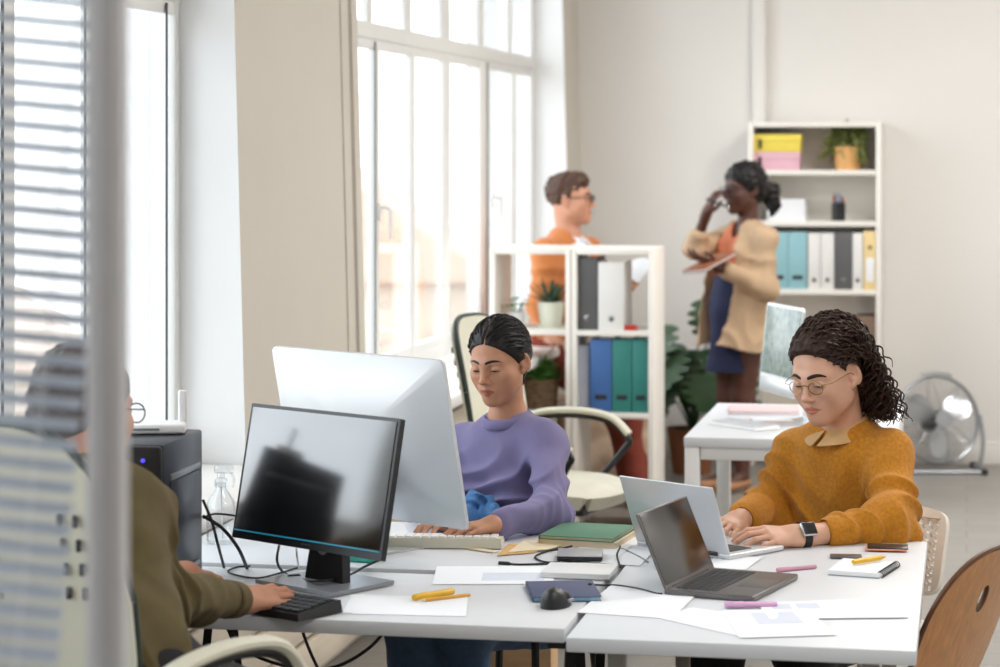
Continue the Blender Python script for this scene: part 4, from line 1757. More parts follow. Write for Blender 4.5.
def desk(name, label, x0, x1, y0, y1, legmat, style, inset=.06, group=None, th=.03, legs=None):
    t = thing(name, label, 'desk', ((x0 + x1) / 2, (y0 + y1) / 2, 0), 0, group)
    w, d = x1 - x0, y1 - y0
    MB().box((0, 0, TZ - th / 2), (w, d, th), .003).build('tabletop', M_white_lam, t)
    xs, ys = w / 2 - inset, d / 2 - inset
    for sx in (-1, 1):
        for sy in (-1, 1):
            m = MB()
            if style == 'square':
                m.box((sx * (w / 2 - .027), sy * (d / 2 - .027), (TZ - th) / 2), (.05, .05, TZ - th), .004)
            elif style == 'trestle':
                a = Vector((sx * xs, sy * .04, TZ - th - .012))
                b = Vector((sx * xs, sy * ys, .0))
                m.tube([a, b], .020, 4, flat=.6)
            else:
                m.box((sx * xs, sy * ys, (TZ - th) / 2), (.035, .035, TZ - th), .004)
            m.build('leg', legmat, t)
    f = MB()
    if style == 'square':
        for sy in (-1, 1):
            f.box((0, sy * (d / 2 - .027), TZ - th - .022), (w - .11, .03, .044), .004)
        for sx in (-1, 1):
            f.box((sx * (w / 2 - .027), 0, TZ - th - .022), (.03, d - .11, .044), .004)
    else:
        for sx in (-1, 1):
            f.box((sx * xs, 0, TZ - th - .012), (.04, d * .8, .024), .003)
            if style == 'trestle':
                f.box((sx * xs, 0, .33), (.022, d * .42, .03), .003)
        for sy in (-1, 1):
            f.box((0, sy * .05, TZ - th - .012), (w - 2 * inset, .03, .022), .003)
    f.build('underframe', legmat, t)
    return t


desk('desk', 'white desk nearest the window in front, carrying the black monitor and black keyboard', -1.90, -.803, 4.82, 5.385, M_black_metal, 'trestle', .025)
desk('desk', 'white desk behind the black monitor, where the woman in lavender types', -1.90, -.800, 5.44, 6.13, M_black_metal, 'trestle')
desk('desk', 'white desk under the two open laptops, with grey legs', -.786, -.096, 4.735, 6.07, M_grey_metal, 'post', .09)
desk('desk', 'white square-legged table at the back behind the curly-haired man', -.945, -.235, 8.14, 9.27, M_white_metal, 'square', th=.034)


# ------------------------------------------------------------------ office chairs, cream with looped arms
def office_chair(label, loc, fwd, seat=.48, back_h=.64, ah=.262):
    t = thing('office_chair', label, 'chair', loc, rz_of(fwd), 'cream office chairs')
    s = MB()

    def cush(u, v):
        x, y = (u - .5) * 2, (v - .5) * 2
        k = (abs(x) ** 2.7 + abs(y) ** 2.7) ** (1 / 2.7)
        q = max(abs(x), abs(y)) / max(k, 1e-6)
        m_ = max(abs(x), abs(y))
        return (x * q * .265, y * q * .26, seat + .012 - .030 * m_ ** 6 - .012 * max(0, y) ** 3)
    s.grid(cush, 20, 20, .055)
    s.build('seat', M_cream_seat, t)
    b = MB()
    th = .05
    z0 = seat + .07

    def outl(q):
        c, n = math.cos(q), math.sin(q)
        e = 2 / 3.6
        x = .235 * math.copysign(abs(c) ** e, c)
        z = back_h / 2 * math.copysign(abs(n) ** e, n)
        wtap = 1 - .14 * max(0, z / (back_h / 2))
        return x * wtap, z

    def bend(x, z, off=0.):
        zz = z + back_h / 2
        y = -.235 - .10 * (zz / back_h) - .05 * math.sin(PI * zz / back_h) * -1 * .3 + .16 * x * x / .235 - off
        return Vector((x, y, z0 + zz))

    def shell(u, v):
        q = 2 * PI * u
        x, z = outl(q)
        return bend(x * v, z * v, .012 * (1 - v * v))
    b.grid(lambda u, v: shell(u, .02 + .98 * v), 48, 10, .03)
    b.build('back', M_cream_uph, t)
    pp = MB()
    rim = [bend(*outl(2 * PI * k / 64), -.004) for k in range(65)]
    pp.tube([p + Vector((0, -.017, 0)) for p in rim], .011, 8, cap=False)
    pp.build('piping', M_green_pipe, t)
    for sx in (-1, 1):
        for i in range(4):
            for j in range(2):
                x, z = sx * (.145 + .030 * j), .14 - i * .042
                p = bend(x, z, .044)
                MB().box(p, (.010, .006, .022), .003).build('vent_slot', M_slot, t)
    for sx in (-1, 1):
        arm = [(sx * .245, -.25, seat + .10), (sx * .275, -.27, seat + ah - .07), (sx * .285, -.20, seat + ah - .017), (sx * .285, -.05, seat + ah), (sx * .285, .09, seat + ah - .017),
               (sx * .282, .165, seat + ah - .077), (sx * .272, .150, seat + .10), (sx * .255, .075, seat + .0)]
        MB().tube(arm[1:6], .022, 10, smooth=6, flat=.6, up=(0, 0, 1)).build('armrest', M_cream_uph, t)
        inner = [Vector(p) + Vector((-sx * .004, 0, -.016)) for p in arm]
        inner[-1] = Vector((sx * .20, .05, seat - .055))
        inner[0] = Vector((sx * .20, -.20, seat - .05))
        MB().tube(inner, .012, 8, smooth=6).build('arm_frame', M_black_metal, t)
    m = MB()
    m.box((0, 0, seat - .075), (.40, .36, .04), .010)
    m.box((0, -.225, seat + .02), (.06, .022, .22), .006)
    m.build('mechanism', M_black_plastic, t)
    MB().lathe([(.026, .10), (.026, .26), (.017, .262), (.017, seat - .09)], n=16).build('gas_column', M_black_metal, t)
    st = MB()
    st.lathe([(.045, .075), (.04, .125), (.028, .13)], n=16)
    for k in range(5):
        q = 2 * PI * k / 5 + .3
        st.tube([(0, 0, .105), (math.cos(q) * .16, math.sin(q) * .16, .095), (math.cos(q) * .28, math.sin(q) * .28, .075)], [.026, .022, .017], 8)
    st.build('star_base', M_black_plastic, t)
    for k in range(5):
        q = 2 * PI * k / 5 + .3
        c = MB()
        for s_ in (-1, 1):
            T = Matrix.Translation((math.cos(q) * .285 - math.sin(q) * s_ * .014, math.sin(q) * .285 + math.cos(q) * s_ * .014, .029)) @ Matrix.Rotation(q, 4, 'Z') @ Matrix.Rotation(PI / 2, 4, 'X')
            c.lathe([(.010, -.010), (.026, -.009), (.0285, 0), (.026, .009), (.010, .010)], n=16, M=T)
        c.tube([(math.cos(q) * .285, math.sin(q) * .285, .03), (math.cos(q) * .28, math.sin(q) * .28, .075)], .008, 8)
        c.build('caster', M_black_rubber, t)
    return t


# empty one behind the woman
ec = at(557, 470, 8.50)
fw = RV * math.cos(math.radians(-24)) + DV * math.sin(math.radians(-24))
office_chair('empty cream office chair with looped arms behind the woman in lavender', (ec.x, ec.y, 0), fw, .55, .50, .215)
gc = at(122, 600, 4.42)
office_chair('cream office chair under the person in olive, seen from behind in the near left corner', (gc.x, gc.y, 0), (.36, .93, 0), .575, .60)


# plain chair of the woman (its back stays behind her)
def plain_chair(label, loc, fwd, m, seat=.455, top=.74):
    t = thing('side_chair', label, 'chair', loc, rz_of(fwd))

    def cush(u, v):
        x, y = (u - .5) * 2, (v - .5) * 2
        k = (abs(x) ** 5 + abs(y) ** 5) ** .2
        q = max(abs(x), abs(y)) / max(k, 1e-6)
        return (x * q * .19, y * q * .19, seat - .006 * (1 - x * x))
    MB().grid(cush, 12, 12, .016).build('seat', m, t)

    def bk(u, v):
        x = (u - .5) * 2
        return (x * .12, -.18 - .05 * v + .03 * x * x, seat + .14 + (top - seat - .14) * v)
    MB().grid(bk, 10, 6, .012).build('backrest', m, t)
    for sx in (-1, 1):
        MB().tube([(sx * .15, .15, seat - .018), (sx * .175, .19, 0)], .011, 8).build('leg', M_black_metal, t)
        MB().tube([(sx * .12, -.19, top - .08), (sx * .14, -.175, seat - .02), (sx * .175, -.21, 0)], .011, 8, smooth=4).build('leg', M_black_metal, t)
    return t


wc_ = at(514, 600, 6.55)
plain_chair('low-backed chair with black legs under the woman in lavender', (wc_.x, wc_.y, 0), -DV * .87 - RV * .5, M_black_plastic, top=.66)


# white perforated chair of the man
def perforated_chair(label, loc, fwd):
    t = thing('perforated_chair', label, 'chair', loc, rz_of(fwd))
    seat, top = .45, .735
    W2_, NX, NZ = .225, 13, 9

    def surf(x, z, off=0.):
        u = (z - seat - .06) / (top - seat - .06)
        return Vector((x * (1 - .06 * u), -.20 - .085 * u + .30 * x * x - off, z))
    b = MB()
    z0, z1 = seat + .06, top
    mg = .026
    xs = np.linspace(-W2_ + mg, W2_ - mg, NX + 1)
    zs = np.linspace(z0 + mg * .5, z1 - mg, NZ + 1)
    n = 8
    th = .010
    for i in range(NX):
        for j in range(NZ):
            cx, cz = (xs[i] + xs[i + 1]) / 2, (zs[j] + zs[j + 1]) / 2
            hx, hz = (xs[1] - xs[0]) / 2, (zs[1] - zs[0]) / 2
            sq, ci = [], []
            for k in range(n):
                q = 2 * PI * (k + .5) / n
                c, s_ = math.cos(q), math.sin(q)
                m_ = max(abs(c), abs(s_))
                sq.append((cx + hx * c / m_, cz + hz * s_ / m_))
                ci.append((cx + hx * .52 * c, cz + hz * .62 * s_))
            vs = [surf(x, z) for x, z in sq] + [surf(x, z) for x, z in ci] + [surf(x, z, th) for x, z in sq] + [surf(x, z, th) for x, z in ci]
            fs = []
            for k in range(n):
                k2 = (k + 1) % n
                fs += [[k, k2, n + k2, n + k], [2 * n + k2, 2 * n + k, 3 * n + k, 3 * n + k2], [n + k, n + k2, 3 * n + k2, 3 * n + k]]
            b.add(vs, fs)
    b.build('back_panel', M_white_shell, t)
    # solid rim round the perforated panel
    r = MB()
    ring_ = []
    for k in range(64):
        q = 2 * PI * k / 64
        c, s_ = math.cos(q), math.sin(q)
        e = 2 / 7.0
        ring_.append((W2_ * math.copysign(abs(c) ** e, c), (z0 + z1) / 2 + (z1 - z0) / 2 * math.copysign(abs(s_) ** e, s_)))

    def rim(u, v):
        x, z = ring_[int(round(u * 64)) % 64]
        ix = max(xs[0], min(xs[-1], x))
        iz = max(zs[0], min(zs[-1], z))
        return surf(x + (ix - x) * v, z + (iz - z) * v, .0)
    r.grid(rim, 64, 3, .016)
    r.build('back_rim', M_white_shell, t)
    s = MB()

    def cush(u, v):
        x, y = (u - .5) * 2, (v - .5) * 2
        k = (abs(x) ** 5 + abs(y) ** 5) ** .2
        q = max(abs(x), abs(y)) / max(k, 1e-6)
        return (x * q * .22, y * q * .21 + .01, seat - .012 * (1 - x * x) - .02 * max(0, y) ** 3)
    s.grid(cush, 14, 14, .014)
    s.build('seat', M_white_shell, t)
    for sx in (-1, 1):
        MB().tube([(sx * .17, -.165, seat - .012), (sx * .19, -.19, seat - .06), (sx * .215, -.24, 0)], .013, 10, smooth=5).build('leg', M_white_shell, t)
        MB().tube([(sx * .19, .16, seat - .02), (sx * .225, .21, 0)], .013, 10).build('leg', M_white_shell, t)
    return t


mc = at(832, 600, 6.44)
ma_ = math.radians(40)
perforated_chair('white plastic chair with a perforated back under the curly-haired man', (mc.x, mc.y, 0), -DV * math.cos(ma_) - RV * math.sin(ma_))


# bent plywood chair
def wood_chair(label, loc, fwd):
    t = thing('plywood_chair', label, 'chair', loc, rz_of(fwd))
    seat = .385

    def outl(q):
        c, s_ = math.cos(q), math.sin(q)
        e = 2 / 2.5
        x = .205 * math.copysign(abs(c) ** e, c)
        z = .205 * math.copysign(abs(s_) ** e, s_)
        if z < 0:
            x *= 1 - .10 * (z / .205) ** 2
        return x, z

    def hole(q):
        return .024 * math.cos(q), .085 + .033 * math.sin(q)

    def surf(u, v):
        q = 2 * PI * u
        (a, b), (c, d) = hole(q), outl(q)
        x, z = a + (c - a) * v, b + (d - b) * v
        zz = z + .205
        return (x, -.17 - .36 * zz + .55 * x * x, seat + .06 + zz * .95)
    m = MB()
    m.grid(surf, 72, 10, .012)
    m.build('backrest', M_wood, t)
    e = MB()
    for v in (1.0, 0.0):
        pts = []
        for k in range(73):
            p = Vector(surf(k / 72, v))
            pts.append(p + Vector((0, -.0062 if v else -.006, 0)))
        e.tube(pts, .0066, 6, cap=False)
    e.build('plywood_edge', M_wood_edge, t)

    def cush(u, v):
        x, y = (u - .5) * 2, (v - .5) * 2
        k = (abs(x) ** 4 + abs(y) ** 4) ** .25
        q = max(abs(x), abs(y)) / max(k, 1e-6)
        return (x * q * .20, y * q * .20 + .02, seat - .012 * (1 - x * x) - .016 * max(0, y) ** 3)
    MB().grid(cush, 14, 14, .012).build('seat', M_wood, t)
    for sx in (-1, 1):
        MB().tube([(sx * .12, -.200, seat + .075), (sx * .13, -.190, seat + .03), (sx * .14, -.16, seat - .02), (sx * .16, .12, seat - .02), (sx * .175, .17, seat - .06), (sx * .185, .20, 0)], .010, 8, smooth=5).build('leg', M_steel, t)
        MB().tube([(sx * .15, -.14, seat - .022), (sx * .185, -.22, 0)], .010, 8).build('leg', M_steel, t)
    return t


wb_ = at(968, 620, 5.36)
wf = DV * math.cos(math.radians(54)) - RV * math.sin(math.radians(54))
wood_chair('bent plywood chair with an oval grip hole at the near right corner of the desk', (wb_.x + wf.x * .25, wb_.y + wf.y * .25, 0), wf)


# ------------------------------------------------------------------ shelves
def open_shelf(label, x0, x1, y0, y1, levels, top, group):
    t = thing('open_shelf_unit', label, 'shelf', ((x0 + x1) / 2, (y0 + y1) / 2, 0), 0, group)
    w, d = x1 - x0, y1 - y0
    for s in (-1, 1):
        MB().box((s * (w / 2 - .012), 0, top / 2), (.024, d, top), .003).build('side_panel', M_shelf, t)
    MB().box((0, 0, top - .014), (w - .048, d, .028), .003).build('top_board', M_shelf, t)
    for z in levels:
        MB().box((0, 0, z - .012), (w - .048, d, .024), .003).build('shelf_board', M_shelf, t)
    return t


DY0, DY1 = 10.70, 11.10
dl, dm, dr = at_y(490, 250, DY0).x, at_y(571, 250, DY0).x, at_y(653.5, 250, DY0).x
SH = (.905, .535, .165)
open_shelf('left half of the white open shelf divider, with the potted plants, beside the window', dl, dm - .002, DY0, DY1, SH, 1.275, 'white open shelf dividers')
open_shelf('right half of the white open shelf divider, with the ring binders', dm + .002, dr, DY0, DY1, SH, 1.275, 'white open shelf dividers')

bx0, bx1 = at_y(748, 150, 13.08).x, at_y(881, 150, 13.08).x
BY0, BY1 = 13.08, 13.385
BL = (1.612, 1.335, .965, .60, .24)
t = thing('bookcase', 'tall white bookcase against the back wall', 'bookcase', ((bx0 + bx1) / 2, (BY0 + BY1) / 2, 0))
w, d, top = bx1 - bx0, BY1 - BY0, 1.873
for s in (-1, 1):
    MB().box((s * (w / 2 - .014), 0, top / 2), (.028, d, top), .003).build('side_panel', M_shelf, t)
MB().box((0, 0, top - .014), (w - .056, d, .028), .003).build('top_board', M_shelf, t)
for z in BL:
    MB().box((0, 0, z - .014), (w - .056, d, .028), .003).build('shelf_board', M_shelf, t)
MB().box((0, d / 2 - .004, top / 2), (w - .056, .008, top - .03)).build('back_panel', M_shelf, t)


def binder(label, x, y, z, w, h, d, m, style='hole', group=None, name='ring_binder', lean=0.):
    t = thing(name, label, 'binder', (x, y, z), 0, group)
    T = Matrix.Rotation(lean, 4, 'Y')
    c = MB()
    # a rounded spine and two boards round the pages
    c.box((0, .006, h / 2), (w, .012, h), .004, T)
    for s in (-1, 1):
        c.box((s * (w / 2 - .0025), d / 2, h / 2), (.005, d, h), .002, T)
    c.build('cover', m, t)
    MB().box((0, d / 2 + .006, h / 2 - .004), (w - .012, d - .03, h - .016), .002, T).build('pages', M_paper, t)
    if style == 'hole':
        q = MB()
        TT = T @ Matrix.Translation((0, -.001, h * .17)) @ Matrix.Rotation(PI / 2, 4, 'X')
        q.lathe([(.006, -.002), (.013, -.001), (.013, .002), (.0065, .003)], n=20, M=TT)
        q.build('finger_ring', M_steel, t)
        k = MB()
        k.lathe([(.006, -.003), (.006, .0035)], n=16, M=TT)
        k.build('finger_hole', M_slot, t)
    elif style == 'slot':
        MB().box((0, -.001, h * .205), (w * .55, .004, .022), .0015, T).build('label_slot', M_slot, t)
    elif style == 'label':
        q = MB()
        q.box((0, -.001, h * .34), (w * .62, .003, h * .40), .001, T)
        q.build('spine_label', M_paper, t)
        k = MB()
        k.lathe([(.010, -.003), (.010, .003)], n=16, M=T @ Matrix.Translation((0, -.001, h * .72)) @ Matrix.Rotation(PI / 2, 4, 'X'))
        k.build('finger_hole', M_slot, t)
    return t


def bin_px(label, p0, p1, top_py, Y, z, m, style, group, d=.26, name='ring_binder', gap=.001):
    a, b = at_y(p0, 250, Y).x, at_y(p1, 250, Y).x
    h = at_y((p0 + p1) / 2, top_py, Y).z - z
    return binder(label, (a + b) / 2, Y, z, b - a - gap, h, d, m, style, group, name)


yb = 13.10
g = 'files in the bookcase'
bin_px('left one of the two pale aqua file boxes in the bookcase', 769, 788, 232, yb, BL[2], M_b_aqua, 'slot', g, name='file_box')
bin_px('right one of the two pale aqua file boxes in the bookcase', 788.3, 807, 232, yb, BL[2], M_b_aqua, 'slot', g, name='file_box')
bin_px('white ring binder directly right of the aqua file boxes', 808, 820.5, 233, yb, BL[2], M_b_white, 'hole', g)
bin_px('white ring binder directly left of the dark grey one in the bookcase', 821, 834, 233, yb, BL[2], M_b_white, 'hole', g)
bin_px('dark grey ring binder among the white ones in the bookcase', 834.5, 852, 232, yb, BL[2], M_b_grey, 'hole', g)
bin_px('white ring binder between the dark grey and the cream yellow one', 852.5, 863, 233, yb, BL[2], M_b_white, 'hole', g)
bin_px('cream yellow binder with a white spine label at the right end of the bookcase row', 863.5, 876.5, 231, yb, BL[2], M_b_cream, 'label', g)
g = 'binders on the divider'
yd = DY0 + .03
bin_px('dark grey ring binder standing on the upper shelf of the divider', 577.5, 597, 257, yd, SH[0], M_b_grey, 'hole', g)
bin_px('white ring binder beside the dark grey one on the upper shelf of the divider', 598, 624, 262, yd, SH[0], M_b_white, 'hole', g)
bin_px('blue binder on the middle shelf of the divider', 590, 611.5, 339, yd, SH[1], M_b_blue, 'slot', g)
bin_px('teal green binder right beside the blue one on the divider', 612, 631.5, 339, yd, SH[1], M_b_teal, 'slot', g)
bin_px('teal green binder at the right end of the middle divider shelf', 632, 649, 339, yd, SH[1], M_b_teal, 'slot', g)
bin_px('pale magazine file left of the blue binder on the divider', 578, 589, 345, yd + .05, SH[1], mat('bluish white card', '#d5dae6', .6), 'none', g, name='magazine_file')
rd = at_y(631, 329, DY0 + .05)
t = thing('stapler', 'small red stapler lying at the edge of the upper divider shelf', 'stapler', (rd.x, DY0 + .045, SH[0]), .1)
MB().box((0, 0, .006), (.062, .022, .012), .004).build('base', M_red, t)
MB().box((0, 0, .019), (.058, .018, .013), .006).build('arm', M_red, t)


def lidded_box(label, p0, p1, Y, z, h, d, m, slotx):
    a, b = at_y(p0, 150, Y).x, at_y(p1, 150, Y).x
    t = thing('storage_box', label, 'box', ((a + b) / 2, Y, z), 0, 'card boxes on the top shelf')
    w = b - a
    MB().box((0, d / 2, h / 2), (w - .008, d - .008, h), .004).build('body', m, t)
    MB().box((0, d / 2, h - .022), (w, d, .044), .004).build('lid', m, t)
    MB().box((-w / 2 + slotx, -.001, h * .46), (.018, .006, h * .55), .003).build('label_slot', M_slot, t)


lidded_box('pink card box under the yellow one on the top shelf', 751.5, 800, BY0 + .03, BL[0], .098, .22, M_box_pink, .045)
lidded_box('yellow card box stacked on the pink one on the top shelf', 751, 801, BY0 + .03, BL[0] + .0985, .096, .22, M_box_yellow, .05)
q0, q1 = at_y(766, 200, BY0 + .05), at_y(806, 200, BY0 + .05)
t = thing('paper_stack', 'tall stack of white paper on the second bookcase shelf', 'paper', ((q0.x + q1.x) / 2, BY0 + .15, BL[1]))
m = MB()
for k in range(7):
    m.box((.003 * math.sin(k * 2.1), .003 * math.cos(k * 1.7), .008 + k * .017), (q1.x - q0.x - .01, .21, .0168), .001, None, 1, .02 * math.sin(k * 3))
m.build('sheets', M_paper, t)
pc_ = at_y(838.5, 215, BY0 + .10)
t = thing('pencil_cup', 'black pencil cup full of pens on the second bookcase shelf', 'cup', (pc_.x, BY0 + .10, BL[1]))
MB().lathe([(.001, .002), (.034, .002), (.036, .0), (.037, .098), (.034, .098), (.033, .006), (.001, .006)], n=24).build('cup', M_black_plastic, t)
for k in range(8):
    q = 2 * PI * k / 8
    b_ = Vector((math.cos(q) * .012, math.sin(q) * .012, .008))
    e_ = Vector((math.cos(q) * .028, math.sin(q) * .028, .118 + .016 * (k % 3)))
    pn = MB().tube([b_, e_], .0042, 8).build('pen', (M_red, M_black_plastic, M_b_blue, M_slot)[k % 4])
    pn.location = (pc_.x, BY0 + .10, BL[1])
    tag(pn, 'pen standing in the black pencil cup on the bookcase', 'pen', 'pens in the black cup')
fb = at_y(872, 345, yb)
t = thing('cardboard_file', 'brown cardboard file on the fourth bookcase shelf, behind the curly hair', 'file', (fb.x - .03, yb, BL[3]))
MB().box((0, .13, .11), (.12, .26, .22), .004).build('body', mat('brown card', '#7d6656', .8), t)
MB().box((0, -.001, .06), (.05, .004, .03), .001).build('label_slot', M_paper, t)


# ------------------------------------------------------------------ plants
def blade(mb, base, d, L, w, droop=.3, fold=.15, n=6, up=(0, 0, 1), wf=None):
    """one leaf as a folded, drooping strip of three verts across"""
    p, d, up = Vector(base), Vector(d).normalized(), Vector(up)
    vs, fs = [], []
    for i in range(n + 1):
        t = i / n
        ww = w * (wf(t) if wf else math.sin(PI * min(.98, .12 + .88 * t) ** .8))
        side = d.cross(up)
        side = side.normalized() if side.length > 1e-4 else Vector((1, 0, 0))
        nn = side.cross(d).normalized()
        vs += [p - side * ww + nn * ww * fold, p, p + side * ww + nn * ww * fold]
        d = (d + Vector((0, 0, -droop / n))).normalized()
        p = p + d * (L / n)
    for i in range(n):
        a = i * 3
        fs += [[a, a + 1, a + 4, a + 3], [a + 1, a + 2, a + 5, a + 4]]
    mb.add(vs, fs)


def pot_shape(r0, r1, h, rim=.0):
    return [(.001, .001), (r0, .001), (r0, .0), (r0 + (r1 - r0) * .5, h * .5), (r1, h), (r1 + rim, h), (r1 + rim - .006, h + .001), (r1 - .007, h - .012), (r1 - .010, h - .018), (.001, h - .018)]


def plant(name, label, loc, r0, r1, h, potmat, leafmat, fn, seed=1, group=None, saucer=False):
    t = thing(name, label, 'plant', loc, 0, group)
    MB().lathe(pot_shape(r0, r1, h), n=36).build('pot', potmat, t)
    MB().lathe([(.001, h - .02), (r1 - .011, h - .02), (r1 - .014, h - .012), (.001, h - .008)], n=24).build('soil', M_soil, t)
    random.seed(seed)
    m = MB()
    fn(m, h)
    m.build('foliage', leafmat, t)
    if saucer:
        MB().lathe([(.001, 0), (r0 + .012, 0), (r0 + .018, .012), (r0 + .015, .013), (r0 + .006, .004), (.001, .004)], n=30).build('saucer', potmat, t)
    return t


def agave(m, h):
    for k in range(26):
        q = k * 2.399
        e = .35 + 1.0 * (k / 26)
        d = (math.cos(q) * math.cos(e), math.sin(q) * math.cos(e), math.sin(e))
        blade(m, (math.cos(q) * .012, math.sin(q) * .012, h - .015), d, random.uniform(.10, .15), .012, .15, .5, 6, wf=lambda t: (1 - t) ** .7 * (.7 + t))


def bush(n, spread, height, leaf, width=.5):
    def f(m, h):
        for k in range(n):
            q = random.uniform(0, 2 * PI)
            r = spread * math.sqrt(random.uniform(0, 1))
            z = h + height * random.uniform(.05, 1) * math.sqrt(max(0.02, 1 - (r / spread) ** 2))
            d = Vector((math.cos(q) * random.uniform(.2, 1), math.sin(q) * random.uniform(.2, 1), random.uniform(-.1, 1)))
            blade(m, (math.cos(q) * r, math.sin(q) * r, z), d, leaf * random.uniform(.6, 1.2), leaf * width * .5, .4, .2, 4)
        for k in range(n // 12):
            q = random.uniform(0, 2 * PI)
            r = spread * .7 * math.sqrt(random.uniform(0, 1))
            m.tube([(0, 0, h - .015), (math.cos(q) * r * .5, math.sin(q) * r * .5, h + height * .3), (math.cos(q) * r, math.sin(q) * r, h + height * .8)], .0018, 5)
    return f


def trailing(m, h):
    for k in range(80):
        q = random.uniform(0, 2 * PI)
        R_ = random.uniform(.06, .21) * (1.15 if math.cos(q) > 0 else .8)
        pts = []
        for i in range(7):
            t = i / 6
            pts.append(Vector((max(-.17, min(.085, math.cos(q) * R_ * t)), math.sin(q) * R_ * t * .45, h + .13 * math.sin(PI * min(1, t * .95)) * random.uniform(.5, 1) - .07 * t * t * (R_ / .17))))
        m.tube(pts, .0016, 5)
        for p in pts[1:]:
            for j in range(4):
                d = Vector((random.uniform(-1, 1), random.uniform(-1, 1), random.uniform(-.3, .9)))
                blade(m, p, d, random.uniform(.025, .045), .010, .4, .2, 3)


def sprout(m, h):
    for k in range(9):
        q = k * 2.399
        L = random.uniform(.03, .07)
        b_ = Vector((math.cos(q) * .01, math.sin(q) * .01, h - .015))
        e_ = b_ + Vector((math.cos(q) * .02, math.sin(q) * .02, L))
        m.tube([b_, e_], .002, 5)
        blade(m, e_, (math.cos(q), math.sin(q), .45), .055, .020, .5, .2, 5)


def monstera(m, h):
    for k in range(26):
        q = k * 2.399 + .4
        e = .62 + .75 * ((k * 7) % 26) / 26
        L = random.uniform(.34, .74)
        d = Vector((math.cos(q) * math.cos(e) * .62, math.sin(q) * math.cos(e) * .45, math.sin(e)))
        b_ = Vector((0, 0, h - .02))
        e_ = b_ + d * L
        m.tube([b_, b_ + d * L * .5 + Vector((0, 0, .05)), e_], .005, 6, smooth=4)
        dd = Vector((d.x, d.y - .25, -.35)).normalized()
        W_ = random.uniform(.09, .13)
        # heart-shaped blade with finger-like slits
        blade(m, e_, dd, W_ * 2.4, W_, .5, .12, 14, wf=lambda t: math.sin(PI * (.10 + .88 * t)) ** .7 * (1 if int(t * 14) % 3 else .45))


pl = at_y(551, 300, DY0 + .16)
plant('potted_agave', 'spiky agave in a cream pot on top of the upper left divider shelf', (pl.x, DY0 + .16, SH[0]), .048, .064, .118, M_pot_cream, M_leaf_blue, agave, 3, saucer=True)
pl = at_y(516, 310, DY0 + .15)
plant('potted_seedling', 'small leafy seedling in a white pot left of the agave', (pl.x, DY0 + .15, SH[0]), .034, .042, .072, M_white_plastic, M_leaf_bright, sprout, 4)
pl = at_y(541, 390, DY0 + .15)
tt = plant('basket_plant', 'bushy green herb in a woven basket on the middle divider shelf', (pl.x, DY0 + .15, SH[1]), .068, .076, .135, M_wicker, M_leaf_bright, bush(520, .085, .10, .028), 5)
bk = MB()
for k in range(26):
    q = 2 * PI * k / 26
    bk.tube([(math.cos(q) * .069, math.sin(q) * .069, .003), (math.cos(q) * .0785, math.sin(q) * .0785, .138)], .0042, 6)
bk.build('basket_ribs', M_wicker, tt)
pl = at_y(570, 405, DY0 + .15)
pl = at_y(848, 160, BY0 + .14)
plant('potted_fern', 'trailing green plant in a honey wooden pot on the top bookcase shelf', (pl.x, BY0 + .13, BL[0]), .068, .076, .125, M_pot_wood, M_leaf_olive, trailing, 6)
pl = at_y(692, 466, 12.75)
plant('potted_monstera', 'large monstera in a terracotta pot on the floor between divider and back table', (pl.x, 12.75, 0), .10, .135, .24, M_terracotta, M_leaf_dark, monstera, 8)

# patterned cushion behind the chair
c_ = at(607, 452, 12.1)
t = thing('floor_cushion', 'beige patterned cushion propped up behind the divider', 'cushion', (c_.x, c_.y, 0), .3)
cm = MB()


def cu(s):
    def f(u, v):
        x, z = (u - .5) * 2, (v - .5) * 2
        k = (1 - x ** 4) * (1 - z ** 4)
        return (x * .26 * (1 - .06 * (1 - z * z)), s * .085 * max(0, k) ** .5 - .12 * (z + 1) * -.5, .245 + z * .24 * (1 - .06 * (1 - x * x)))
    return f


cm.grid(cu(1), 16, 16)
cm.grid(cu(-1), 16, 16)
cm.build('cover', mat('beige patterned weave', '#cdb8a0', .9, vary=.3, scale=9, color2='#8a7360'), t)

# ------------------------------------------------------------------ fan
fc = at(938, 420, 12.85)
t = thing('floor_fan', 'round chrome floor fan standing by the back wall', 'fan', (fc.x, fc.y, 0), YAW)
hub = fc.z
R_ = .232
TF = Matrix.Translation((0, 0, hub)) @ Matrix.Rotation(math.radians(-10), 4, 'X') @ Matrix.Rotation(math.radians(14), 4, 'Z')


def circ(r, y, n=64):
    return [TF @ Vector((r * math.cos(2 * PI * k / n), y, r * math.sin(2 * PI * k / n))) for k in range(n + 1)]


